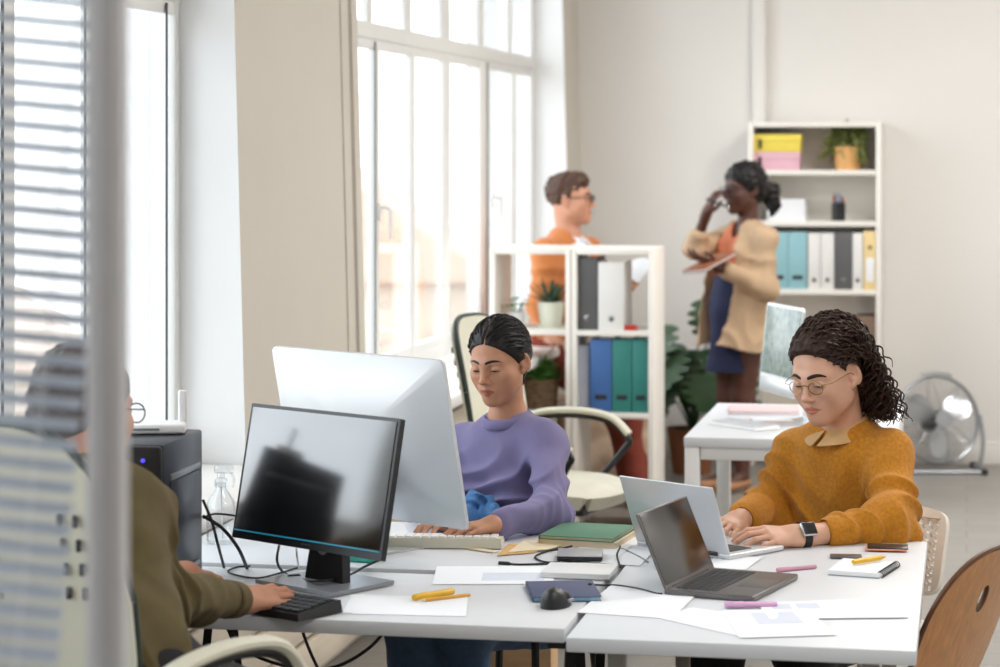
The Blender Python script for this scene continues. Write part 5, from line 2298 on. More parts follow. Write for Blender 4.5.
m = MB()
m.tube(circ(R_, 0), .010, 8, cap=False)
m.build('outer_ring', M_fan, t)
for y0, nm in ((-.07, 'front_grille'), (.07, 'rear_grille')):
    m = MB()
    for r in np.linspace(.05, R_ - .008, 14):
        yy = y0 * (1 - (r / R_) ** 3)
        m.tube(circ(r, yy, 48), .0012, 4, cap=False)
    for k in range(8):
        q = 2 * PI * k / 8 + .2
        m.tube([TF @ Vector((r * math.cos(q), y0 * (1 - (r / R_) ** 3), r * math.sin(q))) for r in np.linspace(.03, R_, 8)], .0022, 5)
    m.lathe([(.001, -.004), (.045, -.003), (.045, .003), (.001, .004)], n=24, M=TF @ Matrix.Translation((0, y0, 0)) @ Matrix.Rotation(PI / 2, 4, 'X'))
    m.build(nm, M_fan, t)
for k in range(3):
    q0 = 2 * PI * k / 3 + .55
    m = MB()

    def bl_(u, v, q0=q0):
        r = .035 + .165 * u
        wv = .62 * math.sin(PI * (.22 + .62 * u)) * (1 - .2 * u)
        q = q0 + (v - .5) * 2 * wv
        return TF @ Vector((r * math.cos(q), (v - .5) * .055, r * math.sin(q)))
    m.grid(bl_, 10, 10, .003)
    m.build('blade', M_alu, t)
m = MB()
m.lathe([(.001, -.02), (.032, -.018), (.036, .02), (.055, .04), (.055, .12), (.04, .13), (.001, .13)], n=24, M=TF @ Matrix.Rotation(-PI / 2, 4, 'X'))
m.build('motor', M_black_plastic, t)
m = MB()
for s in (-1, 1):
    m.tube([TF @ Vector((s * (R_ + .012), 0, .03)), (s * (R_ + .014), .02, hub - .12), (s * (R_ - .01), .0, .02)], .011, 8, smooth=4)
    m.tube([(s * (R_ - .01), -.13, .014), (s * (R_ - .01), .16, .014)], .012, 8)
m.tube([(-R_ + .01, -.13, .014), (R_ - .01, -.13, .014)], .010, 8)
m.build('stand', M_fan, t)
for s in (-1, 1):
    for y in (-.13, .16):
        MB().lathe([(.016, 0), (.02, .004), (.02, .026), (.014, .03)], (s * (R_ - .01), y, 0), 12).build('rubber_foot', M_black_rubber, t)
m = MB()
m.tube([TF @ Vector((.09 * math.cos(q), 0, R_ + .004 + .02 * math.sin(q))) for q in np.linspace(.2, PI - .2, 9)], .009, 8)
m.build('carry_handle', M_steel, t)

# ================================================================== ON THE DESKS


def monitor_panel(T, w, h, th, body, root, screen_inset, chin=0., screen_mat=None, bulge=.018, rad=.008, scr='screen'):
    """panel in the frame T: x width, -y the viewing side, z up from the lower edge"""
    b = MB()

    def outl(k, n=12):
        r = rad
        pts = []
        for cx, cz, a0 in ((w / 2 - r, h - r, 0), (-w / 2 + r, h - r, 90), (-w / 2 + r, r, 180), (w / 2 - r, r, 270)):
            for i in range(n + 1):
                q = math.radians(a0 + 90 * i / n)
                pts.append((cx + r * math.cos(q), cz + r * math.sin(q)))
        return pts
    o = outl(0)
    N = len(o)
    vs = [(x, -th / 2, z) for x, z in o] + [(x, th / 2, z) for x, z in o]
    fs = [list(range(N))]
    for i in range(N):
        fs.append([i, (i + 1) % N, N + (i + 1) % N, N + i])
    steps = 8
    for s in range(1, steps + 1):
        k = 1 - s / steps * .985
        for x, z in o:
            xx, zz = x * k, (z - h / 2) * k
            vs.append((xx, th / 2 + bulge * max(0, 1 - abs(2 * xx / w) ** 2.4) * max(0, 1 - abs(2 * zz / h) ** 2.4), h / 2 + zz))
        a, c = s * N, (s + 1) * N
        for i in range(N):
            fs.append([a + i, a + (i + 1) % N, c + (i + 1) % N, c + i])
    fs.append([(steps + 1) * N + i for i in range(N)][::-1])
    b.add(vs, fs, T)
    p = b.build('housing', body, root, 30)
    s = MB()
    si = screen_inset
    s.box((0, -th / 2 - .0008, chin + (h - chin) / 2), (w - 2 * si, .0024, h - chin - 2 * si), .0006, T)
    s.build(scr, screen_mat, root)
    return p


# black monitor
n_ = Vector((-.521, -.854, 0))
t = thing('monitor', 'black monitor with a dark screen on the near desk', 'monitor', (-1.400, 5.215, TZ), rz_of(-n_))
TM = Matrix.Translation((0, -.075, .088)) @ Matrix.Rotation(math.radians(-11.5), 4, 'X')
monitor_panel(TM, .482, .308, .016, M_black_plastic, t, .008, .014, M_screen_mon, .022, .004)
MB().box((0, -.0095, .0185), (.470, .002, .003), .0005, TM).build('screen_bar', M_teal_line, t)
MB().box((.005, -.0092, .0085), (.03, .002, .005), .0008, TM).build('badge', M_pc, t)
m = MB()
m.prism([(-.062, .005), (.062, .005), (.050, .10), (.046, .19), (-.046, .19), (-.050, .10)], -.012, .012, 'y', Matrix.Translation((0, -.012, 0)) @ Matrix.Rotation(-.10, 4, 'X'))
m.build('neck', M_black_plastic, t)
m = MB()
m.prism([(-.125, -.115), (.125, -.115), (.115, .085), (-.115, .085)], .002, .011)
m.build('base', M_pc_light, t)
MB().lathe([(.001, -.0012), (.016, -.001), (.016, .001), (.001, .0012)], n=20, M=Matrix.Translation((.0, -.0275, .085)) @ Matrix.Rotation(PI / 2, 4, 'X')).build('cable_hole', M_pc_light, t)


def slim_computer(label, loc, nfront, tilt, w, h, zb, screen, base=True):
    t = thing('desktop_computer', label, 'computer', loc, rz_of(-nfront))
    T = Matrix.Translation((0, -.03, zb)) @ Matrix.Rotation(math.radians(-tilt), 4, 'X')
    monitor_panel(T, w, h, .010, M_alu_white, t, .010, h * .17, screen, .030, .018)
    m = MB()
    m.box((0, 0, h * .085), (w - .004, .0112, h * .165), .003, T)
    m.build('chin', M_alu_white, t)
    foot = MB()
    hz = zb + h * .42
    pts = [(0, .055 + h * .42 * math.sin(math.radians(tilt)) - .03, hz), (0, .105, zb + .05), (0, .100, .03), (0, .080, .008), (0, -.09, .005)]
    foot.tube(pts, [.085, .088, .090, .095, .098], 4, smooth=5, flat=.07, up=(0, .3, 1) if False else None)
    fb = MB()
    sub, _ = catmull([Vector(p) for p in pts], 6)
    for side in (1,):
        def ribbon(u, v):
            i = min(len(sub) - 1, int(round(u * (len(sub) - 1))))
            return (sub[i].x + (v - .5) * .19, sub[i].y, sub[i].z)
        fb.grid(ribbon, len(sub) - 1, 2, .005)
    fb.build('stand', M_alu, t)
    return t


nf = Vector((.543, .84, 0))
ic = Vector(((-1.68 - 1.154) / 2, (5.87 + 5.53) / 2, TZ)) + Vector((.0, .0, 0))
slim_computer('big pale silver desktop computer seen from its back, in front of the woman in lavender', (ic.x - .012, ic.y, TZ), nf, 11.6, .61, .415, .076, M_screen_off)
M_map = mat('muted green grey picture', '#9fb0a8', .25, vary=.3, scale=34, color2='#57696a', emit='#8b9a94', estr=.12)
cL, cR = at(757, 383, 8.80), at(799, 402, 8.36)
nn_ = Vector((cR.y - cL.y, -(cR.x - cL.x), 0)).normalized()
if nn_.dot(RV) > 0:
    nn_ = -nn_
cc = (cL + cR) / 2
slim_computer('silver desktop computer showing a grey green picture on the back table', (cc.x - nn_.x * .03, cc.y - nn_.y * .03, TZ), nn_, 6, .385, .318, .105, M_map)


def keyboard(name, label, p, rz, w, d, body, keys, th=.018, wedge=.010, rows=5, cols=15, group=None):
    t = thing(name, label, 'keyboard', p, rz, group)
    m = MB()
    m.add([(-w / 2, -d / 2, .002), (w / 2, -d / 2, .002), (w / 2, d / 2, .002), (-w / 2, d / 2, .002),
           (-w / 2 + .003, -d / 2 + .003, th), (w / 2 - .003, -d / 2 + .003, th), (w / 2 - .003, d / 2 - .003, th + wedge), (-w / 2 + .003, d / 2 - .003, th + wedge)],
          [[3, 2, 1, 0], [4, 5, 6, 7], [0, 1, 5, 4], [1, 2, 6, 5], [2, 3, 7, 6], [3, 0, 4, 7]])
    m.build('case', body, t)
    k = MB()
    kw, kd = (w - .024) / cols, (d - .022) / rows
    for r in range(rows):
        c = 0
        while c < cols:
            L = 1
            if r == 0 and c == 4:
                L = 6
            y = -d / 2 + .011 + (r + .5) * kd
            x = -w / 2 + .012 + (c + L / 2) * kw
            z = th + wedge * (y + d / 2) / d
            k.box((x, y, z + .002), (kw * L - .0028, kd - .0028, .006), .0012, None, 1)
            c += L
    k.build('keys', keys, t)
    return t


ka, kb = on(196, 587, .762), on(318, 607, .762)
kd_ = (kb - ka)
kc = (ka + kb) / 2 - kd_.normalized() * .02
keyboard('keyboard', 'black keyboard under the hands of the person in olive', (kc.x, kc.y, TZ), math.atan2(kd_.y, kd_.x), .42, .135, M_black_plastic, M_key, .016, .012, 5, 17)
ka, kb = on(388, 545, .755), on(494, 547, .755)
kc = on(437, 541, .755)
keyboard('keyboard', 'pale keyboard under the hands of the woman in lavender', (kc.x, kc.y + .03, TZ), math.atan2((kb - ka).y, (kb - ka).x) + PI + .05, .315, .115, M_cream_uph, M_white_plastic, .016, .010, 5, 14)
kc = on(743, 424, .75)
keyboard('keyboard', 'small white keyboard on the back table in front of the grey green screen', (kc.x, kc.y, TZ), YAW - 1.0, .28, .11, M_white_plastic, M_alu, .010, .006, 5, 14)


def laptop(label, loc, user, w, d, ang, body, keys, scr, ld=.19):
    """user: direction from the hinge to the person; lid opened by ang degrees"""
    t = thing('laptop', label, 'laptop', loc, rz_of(-user))
    b = MB()
    b.box((0, 0, .0075), (w, d, .013), .0045, None, 3)
    base = b.build('base', body, t)
    k = MB()
    kw, kd = (w - .05) / 14, .0165
    for r in range(6):
        c = 0
        while c < 14:
            L = 5 if (r == 0 and c == 4) else 1
            k.box((-w / 2 + .025 + (c + L / 2) * kw, -.012 + (r + .5) * kd, .0146), (kw * L - .0026, kd - .0026, .0022), .0006, None, 1)
            c += L
    k.build('keys', keys, base)
    MB().box((0, -d / 2 + .042, .0142), (.105, .066, .0010), .0004).build('trackpad', body, base)
    T = Matrix.Translation((0, d / 2 - .004, .012)) @ Matrix.Rotation(math.radians(90 - ang), 4, 'X')
    l = MB()
    l.box((0, .0, ld / 2), (w, .006, ld), .0028, T, 3)
    lid = l.build('lid', body, t)
    MB().box((0, -.0034, ld / 2 + .003), (w - .010, .0012, ld - .014), .0004, T).build('screen', scr, lid)
    h = MB()
    h.tube([(-w * .38, d / 2 - .002, .012), (w * .38, d / 2 - .002, .012)], .006, 10)
    h.build('hinge', M_black_plastic, t)
    return t


u1_ = Vector((.567, .82, 0)).normalized()
laptop('silver laptop with its back to the camera, used by the curly-haired man', (-.616, 5.861, TZ), u1_, .298, .208, 111, M_alu_white, M_key_edge, M_screen_off, .180)
u2_ = Vector((.971, -.24, 0)).normalized()
laptop('dark grey laptop with a black screen, standing open and unused', (-.512, 5.345, TZ), u2_, .31, .208, 113, M_dark_alu, M_key, M_screen_off, .176)

# computer tower and what stands on it
t = thing('computer_tower', 'dark grey computer tower on the near desk by the window', 'computer', (-1.815, 5.125, TZ), .03)
m = MB()
m.box((0, .01, .170), (.19, .30, .325), .006)
m.build('case', M_pc, t)
m = MB()
m.box((0, -.146, .170), (.186, .022, .32), .008)
for z in (.262, .225):
    m.box((0, -.158, z), (.15, .004, .028), .001)
m.build('front_panel', M_black_plastic, t)
m = MB()
m.lathe([(.001, -.003), (.0045, -.002), (.0045, .002), (.001, .003)], (0, 0, 0), 20, Matrix.Translation((.055, -.160, .300)) @ Matrix.Rotation(PI / 2, 4, 'X'))
m.build('power_button', M_led, t)
MB().box((.0965, .02, .255), (.006, .22, .014), .002).build('panel_ridge', M_pc_light, t)
MB().box((.0965, .02, .035), (.006, .22, .010), .002).build('panel_ridge', M_pc_light, t)
m = MB()
m.box((.0962, .02, .145), (.004, .23, .20), .0015)
m.build('side_panel', M_pc, t)
for sx in (-1, 1):
    for sy in (-1, 1):
        MB().lathe([(.012, 0), (.014, .008), (.012, .009)], (sx * .07, sy * .11, 0), 12).build('rubber_foot', M_black_rubber, t)
rp_ = at_x(168, 427, -1.80)
t = thing('router', 'white router with a flat antenna on top of the computer tower', 'router', (-1.805, 5.20, TZ + .3335), .25)
MB().box((0, 0, .012), (.135, .09, .022), .006, None, 3).build('housing', M_white_plastic, t)
MB().box((.058, .01, .055), (.020, .012, .08), .005, None, 3).build('antenna', M_white_plastic, t)
MB().box((-.02, -.046, .012), (.06, .002, .005), .0005).build('status_strip', M_pc_light, t)

# transparent spray bottle
sb = on(221, 543, TZ)
t = thing('spray_bottle', 'clear spray bottle left of the black monitor', 'bottle', (sb.x, sb.y, TZ))
MB().lathe([(.001, .002), (.033, .002), (.036, .006), (.036, .085), (.033, .105), (.016, .130), (.013, .136), (.013, .150)], n=28).build('bottle', M_bottle, t)
m = MB()
m.lathe([(.015, .140), (.016, .142), (.016, .158), (.010, .162), (.009, .175)], n=20)
m.box((.008, 0, .183), (.050, .016, .020), .005)
m.tube([(.024, 0, .178), (.034, 0, .160), (.030, 0, .140)], .004, 8, smooth=3)
m.build('spray_head', M_bottle, t)
MB().tube([(0, 0, .14), (.004, 0, .012)], .002, 6).build('dip_tube', M_white_plastic, t)


# ------------------------------------------------------------------ papers and small things
def sheet(label, quad, z, m=M_paper, prints=(), curl=.002, th=.0005, group='loose papers on the desks', name='sheet_of_paper'):
    P = [on(px, py, z) for px, py in quad]
    c = sum(P, Vector()) / 4
    t = thing(name, label, 'paper', (c.x, c.y, z), 0, group)
    Q = [p - Vector((c.x, c.y, z)) for p in P]

    def f(u, v, o=0.):
        p = Q[0] * (1 - u) * (1 - v) + Q[1] * u * (1 - v) + Q[2] * u * v + Q[3] * (1 - u) * v
        return Vector((p.x, p.y, curl * (u * u * v + (1 - u) ** 2 * v * .5) + o))
    b = MB()
    b.grid(lambda u, v: f(u, v, th), 10, 10, th)
    b.build('sheet', m, t)
    for (u0, v0, u1, v1) in prints:
        k = MB()
        k.grid(lambda u, v: f(u0 + (u1 - u0) * u, v0 + (v1 - v0) * v, th + .0003), 4, 4, .0002)
        k.build('printed_panel', M_print, t)
    return t


sheet('white sheet under the yellow highlighter and the pencil', [(352, 614), (466, 616.5), (468, 598), (350, 595)], TZ + .0008)
sheet('white printed sheet bridging the gap between the two left desks', [(432, 584.5), (553, 584), (556, 566.5), (437, 566.5)], TZ + .0012, prints=[(.40, .2, .92, .62)], curl=.001)
sheet('white sheet in front of the slate blue notebook, over the desk joint', [(577, 612.5), (672, 619), (695, 597), (612, 585)], TZ + .0010)
sheet('white sheet partly under the printed page at the front edge of the right desk', [(658, 618), (742, 637), (762, 618), (692, 608)], TZ + .0010)
sheet('white page with a pale printed panel at the front edge of the right desk', [(739, 638), (837, 635), (806, 609), (722, 611)], TZ + .0022, prints=[(.30, .45, .80, .88)])
sheet('white sheet with faint boxes at the right end of the right desk', [(770, 619), (909, 617.5), (896, 598.5), (756, 603)], TZ + .0030, prints=[(.08, .55, .22, .85), (.26, .55, .42, .85)])
sheet('white sheet sticking out under the silver laptop', [(702, 575), (742, 572), (763, 558), (716, 555)], TZ + .0008)
sheet('white sheet beyond the portable drive, at the joint of the far desks', [(600, 563), (640, 566), (662, 543), (622, 529)], TZ + .0012)
sheet('white sheet lying between the portable drive and the green notebook', [(560, 560), (612, 563), (632, 546), (590, 541)], TZ + .0018)
sheet('white sheet near the black keyboard, in front of the monitor base', [(342, 613), (356, 613), (372, 596), (352, 596)], TZ + .0004)
sheet('white sheet behind the pale keyboard under the silver computer', [(384, 540), (410, 536), (404, 525), (384, 526)], TZ + .0006)


def pad(name, label, cat, quad_c, size, rz, z, cover, pages, h, edge=.003, page_side=True):
    p = on(quad_c[0], quad_c[1], z + h)
    t = thing(name, label, cat, (p.x, p.y, z), rz)
    w, d = size
    MB().box((0, 0, h / 2), (w - edge * 2, d - edge * 2, h - .004), .001).build('pages', pages, t)
    m = MB()
    m.box((0, 0, h - .001), (w, d, .002), .0006)
    m.box((0, 0, .001), (w, d, .002), .0006)
    m.box((-w / 2 + .001, 0, h / 2), (.002, d, h), .0006)
    m.build('cover', cover, t)
    return t


pad('notebook', 'slate blue notebook with light blue page edges behind the black mouse', 'notebook', (563, 588.5), (.150, .195), .26, TZ, M_navy_cover, M_lightblue, .012)
pad('notebook', 'green covered notebook on top of the cream book', 'notebook', (588, 530), (.19, .225), -.12, TZ + .018, M_green_cover, M_cream_paper, .010)
pad('book', 'cream book under the green notebook', 'book', (589, 534), (.20, .23), -.10, TZ, M_cream_paper, M_cream_paper, .0175)
t = thing('white_box', 'flat white box between the blue notebook and the portable drive', 'box', (-.872, 5.440, TZ + .0016), 0)
MB().box((0, 0, .006), (.158, .135, .012), .003).build('body', M_white_plastic, t)
MB().box((0, 0, .0115), (.160, .137, .005), .002).build('lid', M_white_plastic, t)
dp = on(580, 548, TZ + .026)
t = thing('portable_drive', 'silver and black portable drive with a looped black cable', 'drive', (dp.x, dp.y, TZ + .0022), YAW - .05)
MB().box((0, 0, .006), (.108, .105, .012), .004, None, 3).build('body', M_black_plastic, t)
MB().box((0, 0, .0130), (.107, .104, .004), .0018).build('top_plate', M_alu, t)


def cable(label, pts, r=.0028, m=M_black_rubber, name='cable', smooth=8, plug=None, rest=None):
    """pts: points of the room"""
    P = [Vector(p) for p in pts]
    t = thing(name, label, 'cable', P[0])
    MB().tube([p - P[0] for p in P], r, 8, smooth=smooth).build('wire', m, t)
    if plug:
        a, b = P[-2], P[-1]
        d = (b - a).normalized()
        MB().tube([b - P[0], b - P[0] + d * .006, b - P[0] + d * .03], [r, r * 2, r * 2], 8).build('plug', m, t)
    return t


def dk(px, py, h=.003):
    return on(px, py, TZ + h)


cable('black cable looping round the portable drive', [dk(560, 562), dk(545, 562), dk(535, 557), dk(545, 552), dk(560, 549, .008), dk(572, 546, .012)], .0024)
cable('black usb lead lying in front of the portable drive', [dk(602, 556), dk(585, 559), dk(560, 563), dk(540, 564), dk(520, 564.5), dk(511, 564)], .0026, plug=True)
cable('black cable from the desk joint up past the green notebook', [dk(620, 567), dk(617, 555), dk(620, 546), dk(612, 541), dk(609, 536), dk(618, 532), dk(630, 533), dk(641, 538)], .0024)
cable('black cable running from the blue notebook to the dark laptop', [dk(589, 584, .015), dk(600, 585), dk(618, 585.5), dk(640, 589), dk(655, 593), dk(662, 594)], .0024)
cable('grey cable coming out behind the dark laptop', [dk(620, 548), dk(630, 552), dk(640, 557), dk(648, 562)], .0022, M_pc_light)
D5 = 5.50
TB = [(203, 502), (212, 520), (219, 538), (226, 558), (247, 567)]
cable('black cable falling from the tower down to the desk, nearest the tower', [at(203, 500, 5.46), at(212, 522, 5.44), at(218, 545, 5.44), dk(224, 567)], .0035)
cable('thick black cable curving from the tower to the middle of the near desk', [at(203, 516, 5.50), at(222, 528, 5.48), at(238, 548, 5.46), dk(247, 568)], .0042)
cable('thin black cable arching from the tower behind the monitor', [at(203, 518, 5.52), at(214, 514, 5.54), at(230, 515, 5.56), at(246, 518, 5.58)], .0025)
cable('thin black cable lying in loops behind the black keyboard', [dk(250, 566), dk(238, 567), dk(228, 571), dk(236, 575), dk(258, 578), dk(280, 573), dk(300, 567)], .0022)
cable('black monitor cable with a ferrite lump below the screen', [at(279, 546, 5.42), at(277, 560, 5.38), dk(282, 571), dk(296, 578), dk(320, 581, .02), dk(345, 577, .012), dk(366, 566, .012), dk(384, 558, .02)], .0030)
fl_ = dk(294, 577.5, .007)
t = thing('ferrite_core', 'black ferrite lump on the monitor cable', 'cable part', fl_, .6)
MB().tube([(-.017, 0, 0), (-.012, 0, 0), (.012, 0, 0), (.017, 0, 0)], [.004, .0075, .0075, .004], 12).build('core', M_black_rubber, t)
t['category'] = 'cable clamp'
cable('white cable hanging behind the monitor to the desk', [at(296, 545, 5.45), at(297, 556, 5.43), dk(299, 568)], .0022, M_white_plastic)
cable('black cable under the near desk, from its back edge down to the floor', [Vector((-1.55, 5.41, .72)), Vector((-1.52, 5.45, .55)), Vector((-1.40, 5.42, .35)), Vector((-1.30, 5.50, .12)), Vector((-1.1, 5.6, .004))], .0040)
cable('second black cable sagging under the near desk beside the trestle', [Vector((-1.72, 5.40, .72)), Vector((-1.68, 5.40, .56)), Vector((-1.50, 5.42, .50)), Vector((-1.36, 5.42, .56)), Vector((-1.26, 5.42, .70))], .0040)

# envelopes
for q, (lab, quad, z, m_) in enumerate([
        ('cream envelope on top of the small pile beside the green notebook', [(508, 553), (548, 550), (575, 542), (524, 541)], TZ + .004, M_cream_paper),
        ('kraft envelope under the cream one beside the green notebook', [(497, 556), (534, 553), (556, 545), (508, 545)], TZ + .0015, M_kraft)]):
    P = [on(a, b, z) for a, b in quad]
    c = sum(P, Vector()) / 4
    t = thing('envelope', lab, 'envelope', (c.x, c.y, z))
    e = MB()
    Q = [p - Vector((c.x, c.y, z)) for p in P]
    e.grid(lambda u, v: (Q[0] * (1 - u) * (1 - v) + Q[1] * u * (1 - v) + Q[2] * u * v + Q[3] * (1 - u) * v) + Vector((0, 0, .0025)), 6, 6, .0022)
    e.build('pouch', m_, t)
    e = MB()
    cc_ = (Q[0] + Q[1] + Q[2] + Q[3]) / 4
    tri = [Q[2] * .96, Q[3] * .96, cc_ * .2 + (Q[0] + Q[1]) * .1]
    e.add([p + Vector((0, 0, .0028)) for p in tri] + [p + Vector((0, 0, .0033)) for p in tri], [[0, 1, 2], [5, 4, 3], [0, 1, 4, 3], [1, 2, 5, 4], [2, 0, 3, 5]])
    e.build('flap', m_, t)
t = thing('ruler', 'thin wooden ruler lying beside the pale keyboard', 'ruler', on(478, 550, TZ + .001), -.55)
MB().box((0, 0, .0015), (.12, .022, .003), .0008).build('strip', M_cream_paper, t)


def stick(name, label, cat, pa, pb, r, m, z=TZ, cap=None, sides=12, tip=None, group=None, capmat=None, flat=1.):
    a, b = on(pa[0], pa[1], z + r), on(pb[0], pb[1], z + r)
    a.z = b.z = z + r * (flat if flat < 1 else 1)
    t = thing(name, label, cat, a, 0, group)
    d = b - a
    L = d.length
    u = d / L
    MB().tube([u * .0, u * .003, u * (L - .004), u * L], [r * .85, r, r, r * .85], sides, flat=flat, up=(0, 0, 1)).build('barrel', m, t)
    if cap:
        MB().tube([u * (L * (1 - cap)), u * (L * (1 - cap) + .002), u * (L - .002), u * (L + .003)], [r * 1.05, r * 1.12, r * 1.12, r * .9], sides, flat=flat, up=(0, 0, 1)).build('cap', capmat or m, t)
    if tip:
        MB().tube([u * 0, u * -.012, u * -.018], [r * .9, r * .35, r * .1], sides).build('tip', tip, t)
    return t


stick('highlighter', 'thick yellow highlighter behind the pencil on the near desk', 'pen', (453, 590.5), (415, 597), .0085, M_yellow, TZ + .0014, .36, 16, flat=.85)
stick('pencil', 'orange yellow pencil lying beside the yellow highlighter', 'pencil', (425, 600), (470, 595), .0042, M_pencil, TZ + .0016, None, 6, M_cream_paper)
stick('marker_pen', 'lilac marker on the right desk in front of the dark laptop', 'pen', (777, 603.5), (726, 604), .0080, M_pink, TZ + .0015, .34, 16, flat=.8)
stick('pen', 'dusty pink pen between the dark laptop and the spiral notepad', 'pen', (816, 566.5), (778, 570), .0050, M_pink2, TZ, .3, 12)
stick('pencil', 'short yellow pencil lying on the spiral notepad', 'pencil', (881, 557.5), (853, 562), .0062, M_yellow, TZ + .0145, None, 6, M_pencil)

# spiral notepad
P = [on(828, 570, TZ + .012), on(879, 573.5, TZ + .012), on(897, 562, TZ + .012), on(843, 558, TZ + .012)]
c = sum(P, Vector()) / 4
t = thing('spiral_notepad', 'small spiral notepad with white pages at the right end of the desk', 'notepad', (c.x, c.y, TZ))
Q = [p - Vector((c.x, c.y, TZ)) for p in P]


def slab(q, z0, z1):
    m = MB()
    vs = [Vector((p.x, p.y, z0)) for p in q] + [Vector((p.x, p.y, z1)) for p in q]
    m.add(vs, [[3, 2, 1, 0], [4, 5, 6, 7], [0, 1, 5, 4], [1, 2, 6, 5], [2, 3, 7, 6], [3, 0, 4, 7]])
    return m


slab(Q, 0, .002).build('back_cover', M_pc_light, t)
slab([p * .985 for p in Q], .0021, .012).build('pages', M_paper, t)
m = MB()
a, b = Q[1], Q[2]
dd_ = (b - a).normalized()
nn = Vector((dd_.y, -dd_.x, 0))
for k in range(11):
    o_ = a + (b - a) * ((k + .5) / 11)
    m.tube([Vector((o_.x, o_.y, .0065)) + nn * (.0085 * math.cos(q)) + Vector((0, 0, .0075 * math.sin(q))) + dd_ * .0015 * math.sin(q * .5) for q in np.linspace(0, 2 * PI, 17)], .0013, 6, cap=False)
m.build('spiral', M_black_metal, t)
t = thing('card_holder', 'flat grey card lying behind the spiral notepad', 'card', on(846, 557, TZ + .002), YAW - .1)
MB().box((0, 0, .002), (.075, .045, .004), .001).build('card', M_dark_alu, t)
t = thing('passport_booklet', 'thin dark booklet with a salmon edge by the elbow of the curly-haired man', 'booklet', on(886, 548.5, TZ + .004), YAW - .15)
MB().box((0, 0, .0015), (.10, .07, .003), .0008).build('lower_cover', M_orange_cover, t)
MB().box((.004, .004, .0045), (.098, .066, .003), .0008).build('upper_cover', M_black_plastic, t)

# mouse
mp_ = on(556, 606, TZ)
t = thing('computer_mouse', 'black computer mouse in front of the slate blue notebook', 'mouse', (mp_.x, mp_.y, TZ), -.15)


def mou(u, v):
    q, f = 2 * PI * u, v * PI / 2
    r = math.cos(f)
    y = math.sin(q)
    return (.031 * math.cos(q) * r ** .55, .052 * y * r ** .55, .0005 + .036 * math.sin(f) ** .8 * (1 - .18 * y))


MB().grid(mou, 40, 12).build('shell', M_black_plastic, t)
MB().tube([(0, .020, .0335), (0, .034, .0275)], .005, 8, flat=.6).build('wheel', M_pc_light, t)
MB().tube([(.031, -.012, .014), (.0315, .018, .013)], .004, 8).build('side_button', M_pc_light, t)
t = thing('tape_roll', 'teal pencil case behind the neck of the black monitor', 'pencil case', on(355, 561, TZ), -.2)
t.name = 'pencil_case'
MB().box((0, 0, .014), (.11, .045, .028), .010, None, 3).build('pouch', M_teal, t)
MB().tube([(-.045, -.021, .024), (.045, -.021, .024)], .0018, 6).build('zip', M_white_plastic, t)

# back table
pd_ = on(762, 408, TZ + .015)
pad('folder', 'pink folder on the back table in front of the silver computer', 'folder', (764, 408), (.26, .22), YAW - .1, TZ, M_pinkpaper, M_paper, .014)
p = on(772, 422, TZ)
t = thing('notepad', 'white notepad with a salmon edge at the front of the back table', 'notepad', (p.x, p.y, TZ), YAW)
MB().box((0, 0, .003), (.15, .11, .006), .001).build('cover', M_orange_cover, t)
MB().box((.002, .004, .008), (.144, .102, .005), .001).build('pages', M_paper, t)

# tablet on the window sill beside the leaning man
p = at(560, 345, 11.25)
t = thing('tablet', 'dark tablet lying on the window sill beside the hand of the man in orange', 'tablet', (-1.985, 11.55, SILL), .3)
MB().box((0, 0, .005), (.10, .20, .009), .003).build('body', M_dark_alu, t)
MB().box((0, 0, .0098), (.09, .185, .001), .0003).build('screen', M_screen_off, t)
# wooden box under the desk by the wall
t = thing('wooden_crate', 'pale wooden box on the floor under the left desks', 'box', (-1.38, 6.9, 0), .1)
for s in (-1, 1):
    MB().box((s * .19, 0, .17), (.018, .30, .34), .003).build('end_board', M_lightwood, t)
    for k in range(3):
        MB().box((0, s * .145, .06 + k * .11), (.398, .016, .095), .003).build('slat', M_lightwood, t)
MB().box((0, 0, .012), (.37, .28, .018), .003).build('bottom', M_lightwood, t)

build_woman()
build_man()
build_standing_woman()
build_standing_man()
build_near_person()

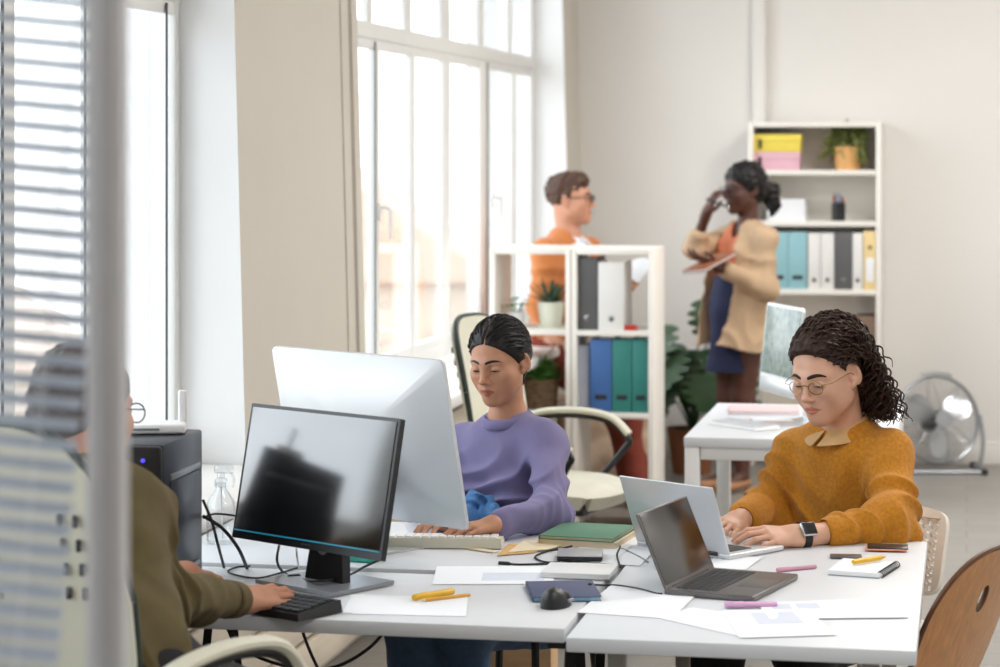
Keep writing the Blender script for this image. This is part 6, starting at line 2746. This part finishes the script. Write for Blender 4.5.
# ================================================================== LIGHT AND CAMERA
wd = bpy.data.worlds.new('daylight')
SC.world = wd
wd.use_nodes = True
nt = wd.node_tree
bg = nt.nodes['Background']
tc = nt.nodes.new('ShaderNodeTexCoord')
sp = nt.nodes.new('ShaderNodeSeparateXYZ')
nt.links.new(tc.outputs['Generated'], sp.inputs[0])
rp = nt.nodes.new('ShaderNodeValToRGB')
rp.color_ramp.elements[0].position = .45
rp.color_ramp.elements[0].color = (.68, .68, .68, 1)
rp.color_ramp.elements[1].position = .56
rp.color_ramp.elements[1].color = (.87, .94, 1.0, 1)
ma = nt.nodes.new('ShaderNodeMath')
ma.operation = 'MULTIPLY_ADD'
ma.inputs[1].default_value = .5
ma.inputs[2].default_value = .5
nt.links.new(sp.outputs['Z'], ma.inputs[0])
nt.links.new(ma.outputs[0], rp.inputs['Fac'])
nt.links.new(rp.outputs['Color'], bg.inputs['Color'])
bg.inputs['Strength'].default_value = 4.4


def area(name, loc, rot, sx, sy, power, col=(1, 1, 1), portal=False):
    l = bpy.data.lights.new(name, 'AREA')
    l.shape = 'RECTANGLE'
    l.size, l.size_y = sx, sy
    l.energy = power
    l.color = col
    l.cycles.is_portal = portal
    o = bpy.data.objects.new(name, l)
    o.location = loc
    o.rotation_euler = rot
    COL.objects.link(o)
    return o


for i, (y0, y1) in enumerate(WIN):
    area('window_portal_%d' % (i + 1), (GX - .12, (y0 + y1) / 2, (SILL + HEAD) / 2), (0, -PI / 2, 0), HEAD - SILL, y1 - y0, 1, portal=True)
# unseen fill lights added under the ceiling to brighten the room
for x, y, p in ((.6, 1.6, 20), (.6, 4.6, 26), (.6, 7.6, 48), (.6, 10.8, 78), (2.4, 3.2, 22), (2.4, 8.5, 52)):
    area('ceiling_fill', (x, y, ROOM_H - .06), (0, 0, 0), 1.2, .5, p, (1, .965, .925))

cd_ = bpy.data.cameras.new('camera')
cam = bpy.data.objects.new('camera', cd_)
COL.objects.link(cam)
cam.location = (0, 0, CAM_H)
cam.rotation_euler = (PI / 2, 0, YAW)
cd_.sensor_fit = 'HORIZONTAL'
cd_.sensor_width = 36
cd_.lens = 36 * F / 1000
cd_.shift_x = 0
cd_.shift_y = -(333.5 - HZ) / 1000
cd_.clip_start = .05
cd_.clip_end = 300
cd_.dof.use_dof = True
cd_.dof.focus_distance = 5.95
cd_.dof.aperture_fstop = 86.4 / 22.0
SC.camera = cam
vs = SC.view_settings
vs.view_transform = 'Standard'
vs.look = 'None'
vs.gamma = 1
vs.use_curve_mapping = False
vs.exposure = .08
SC.cycles.use_denoising = True
SC.cycles.max_bounces = 10
SC.cycles.diffuse_bounces = 5
SC.cycles.glossy_bounces = 4
SC.cycles.transparent_max_bounces = 16
SC.cycles.transmission_bounces = 6
SC.cycles.caustics_reflective = False
SC.cycles.caustics_refractive = False
SC.cycles.sample_clamp_indirect = 6
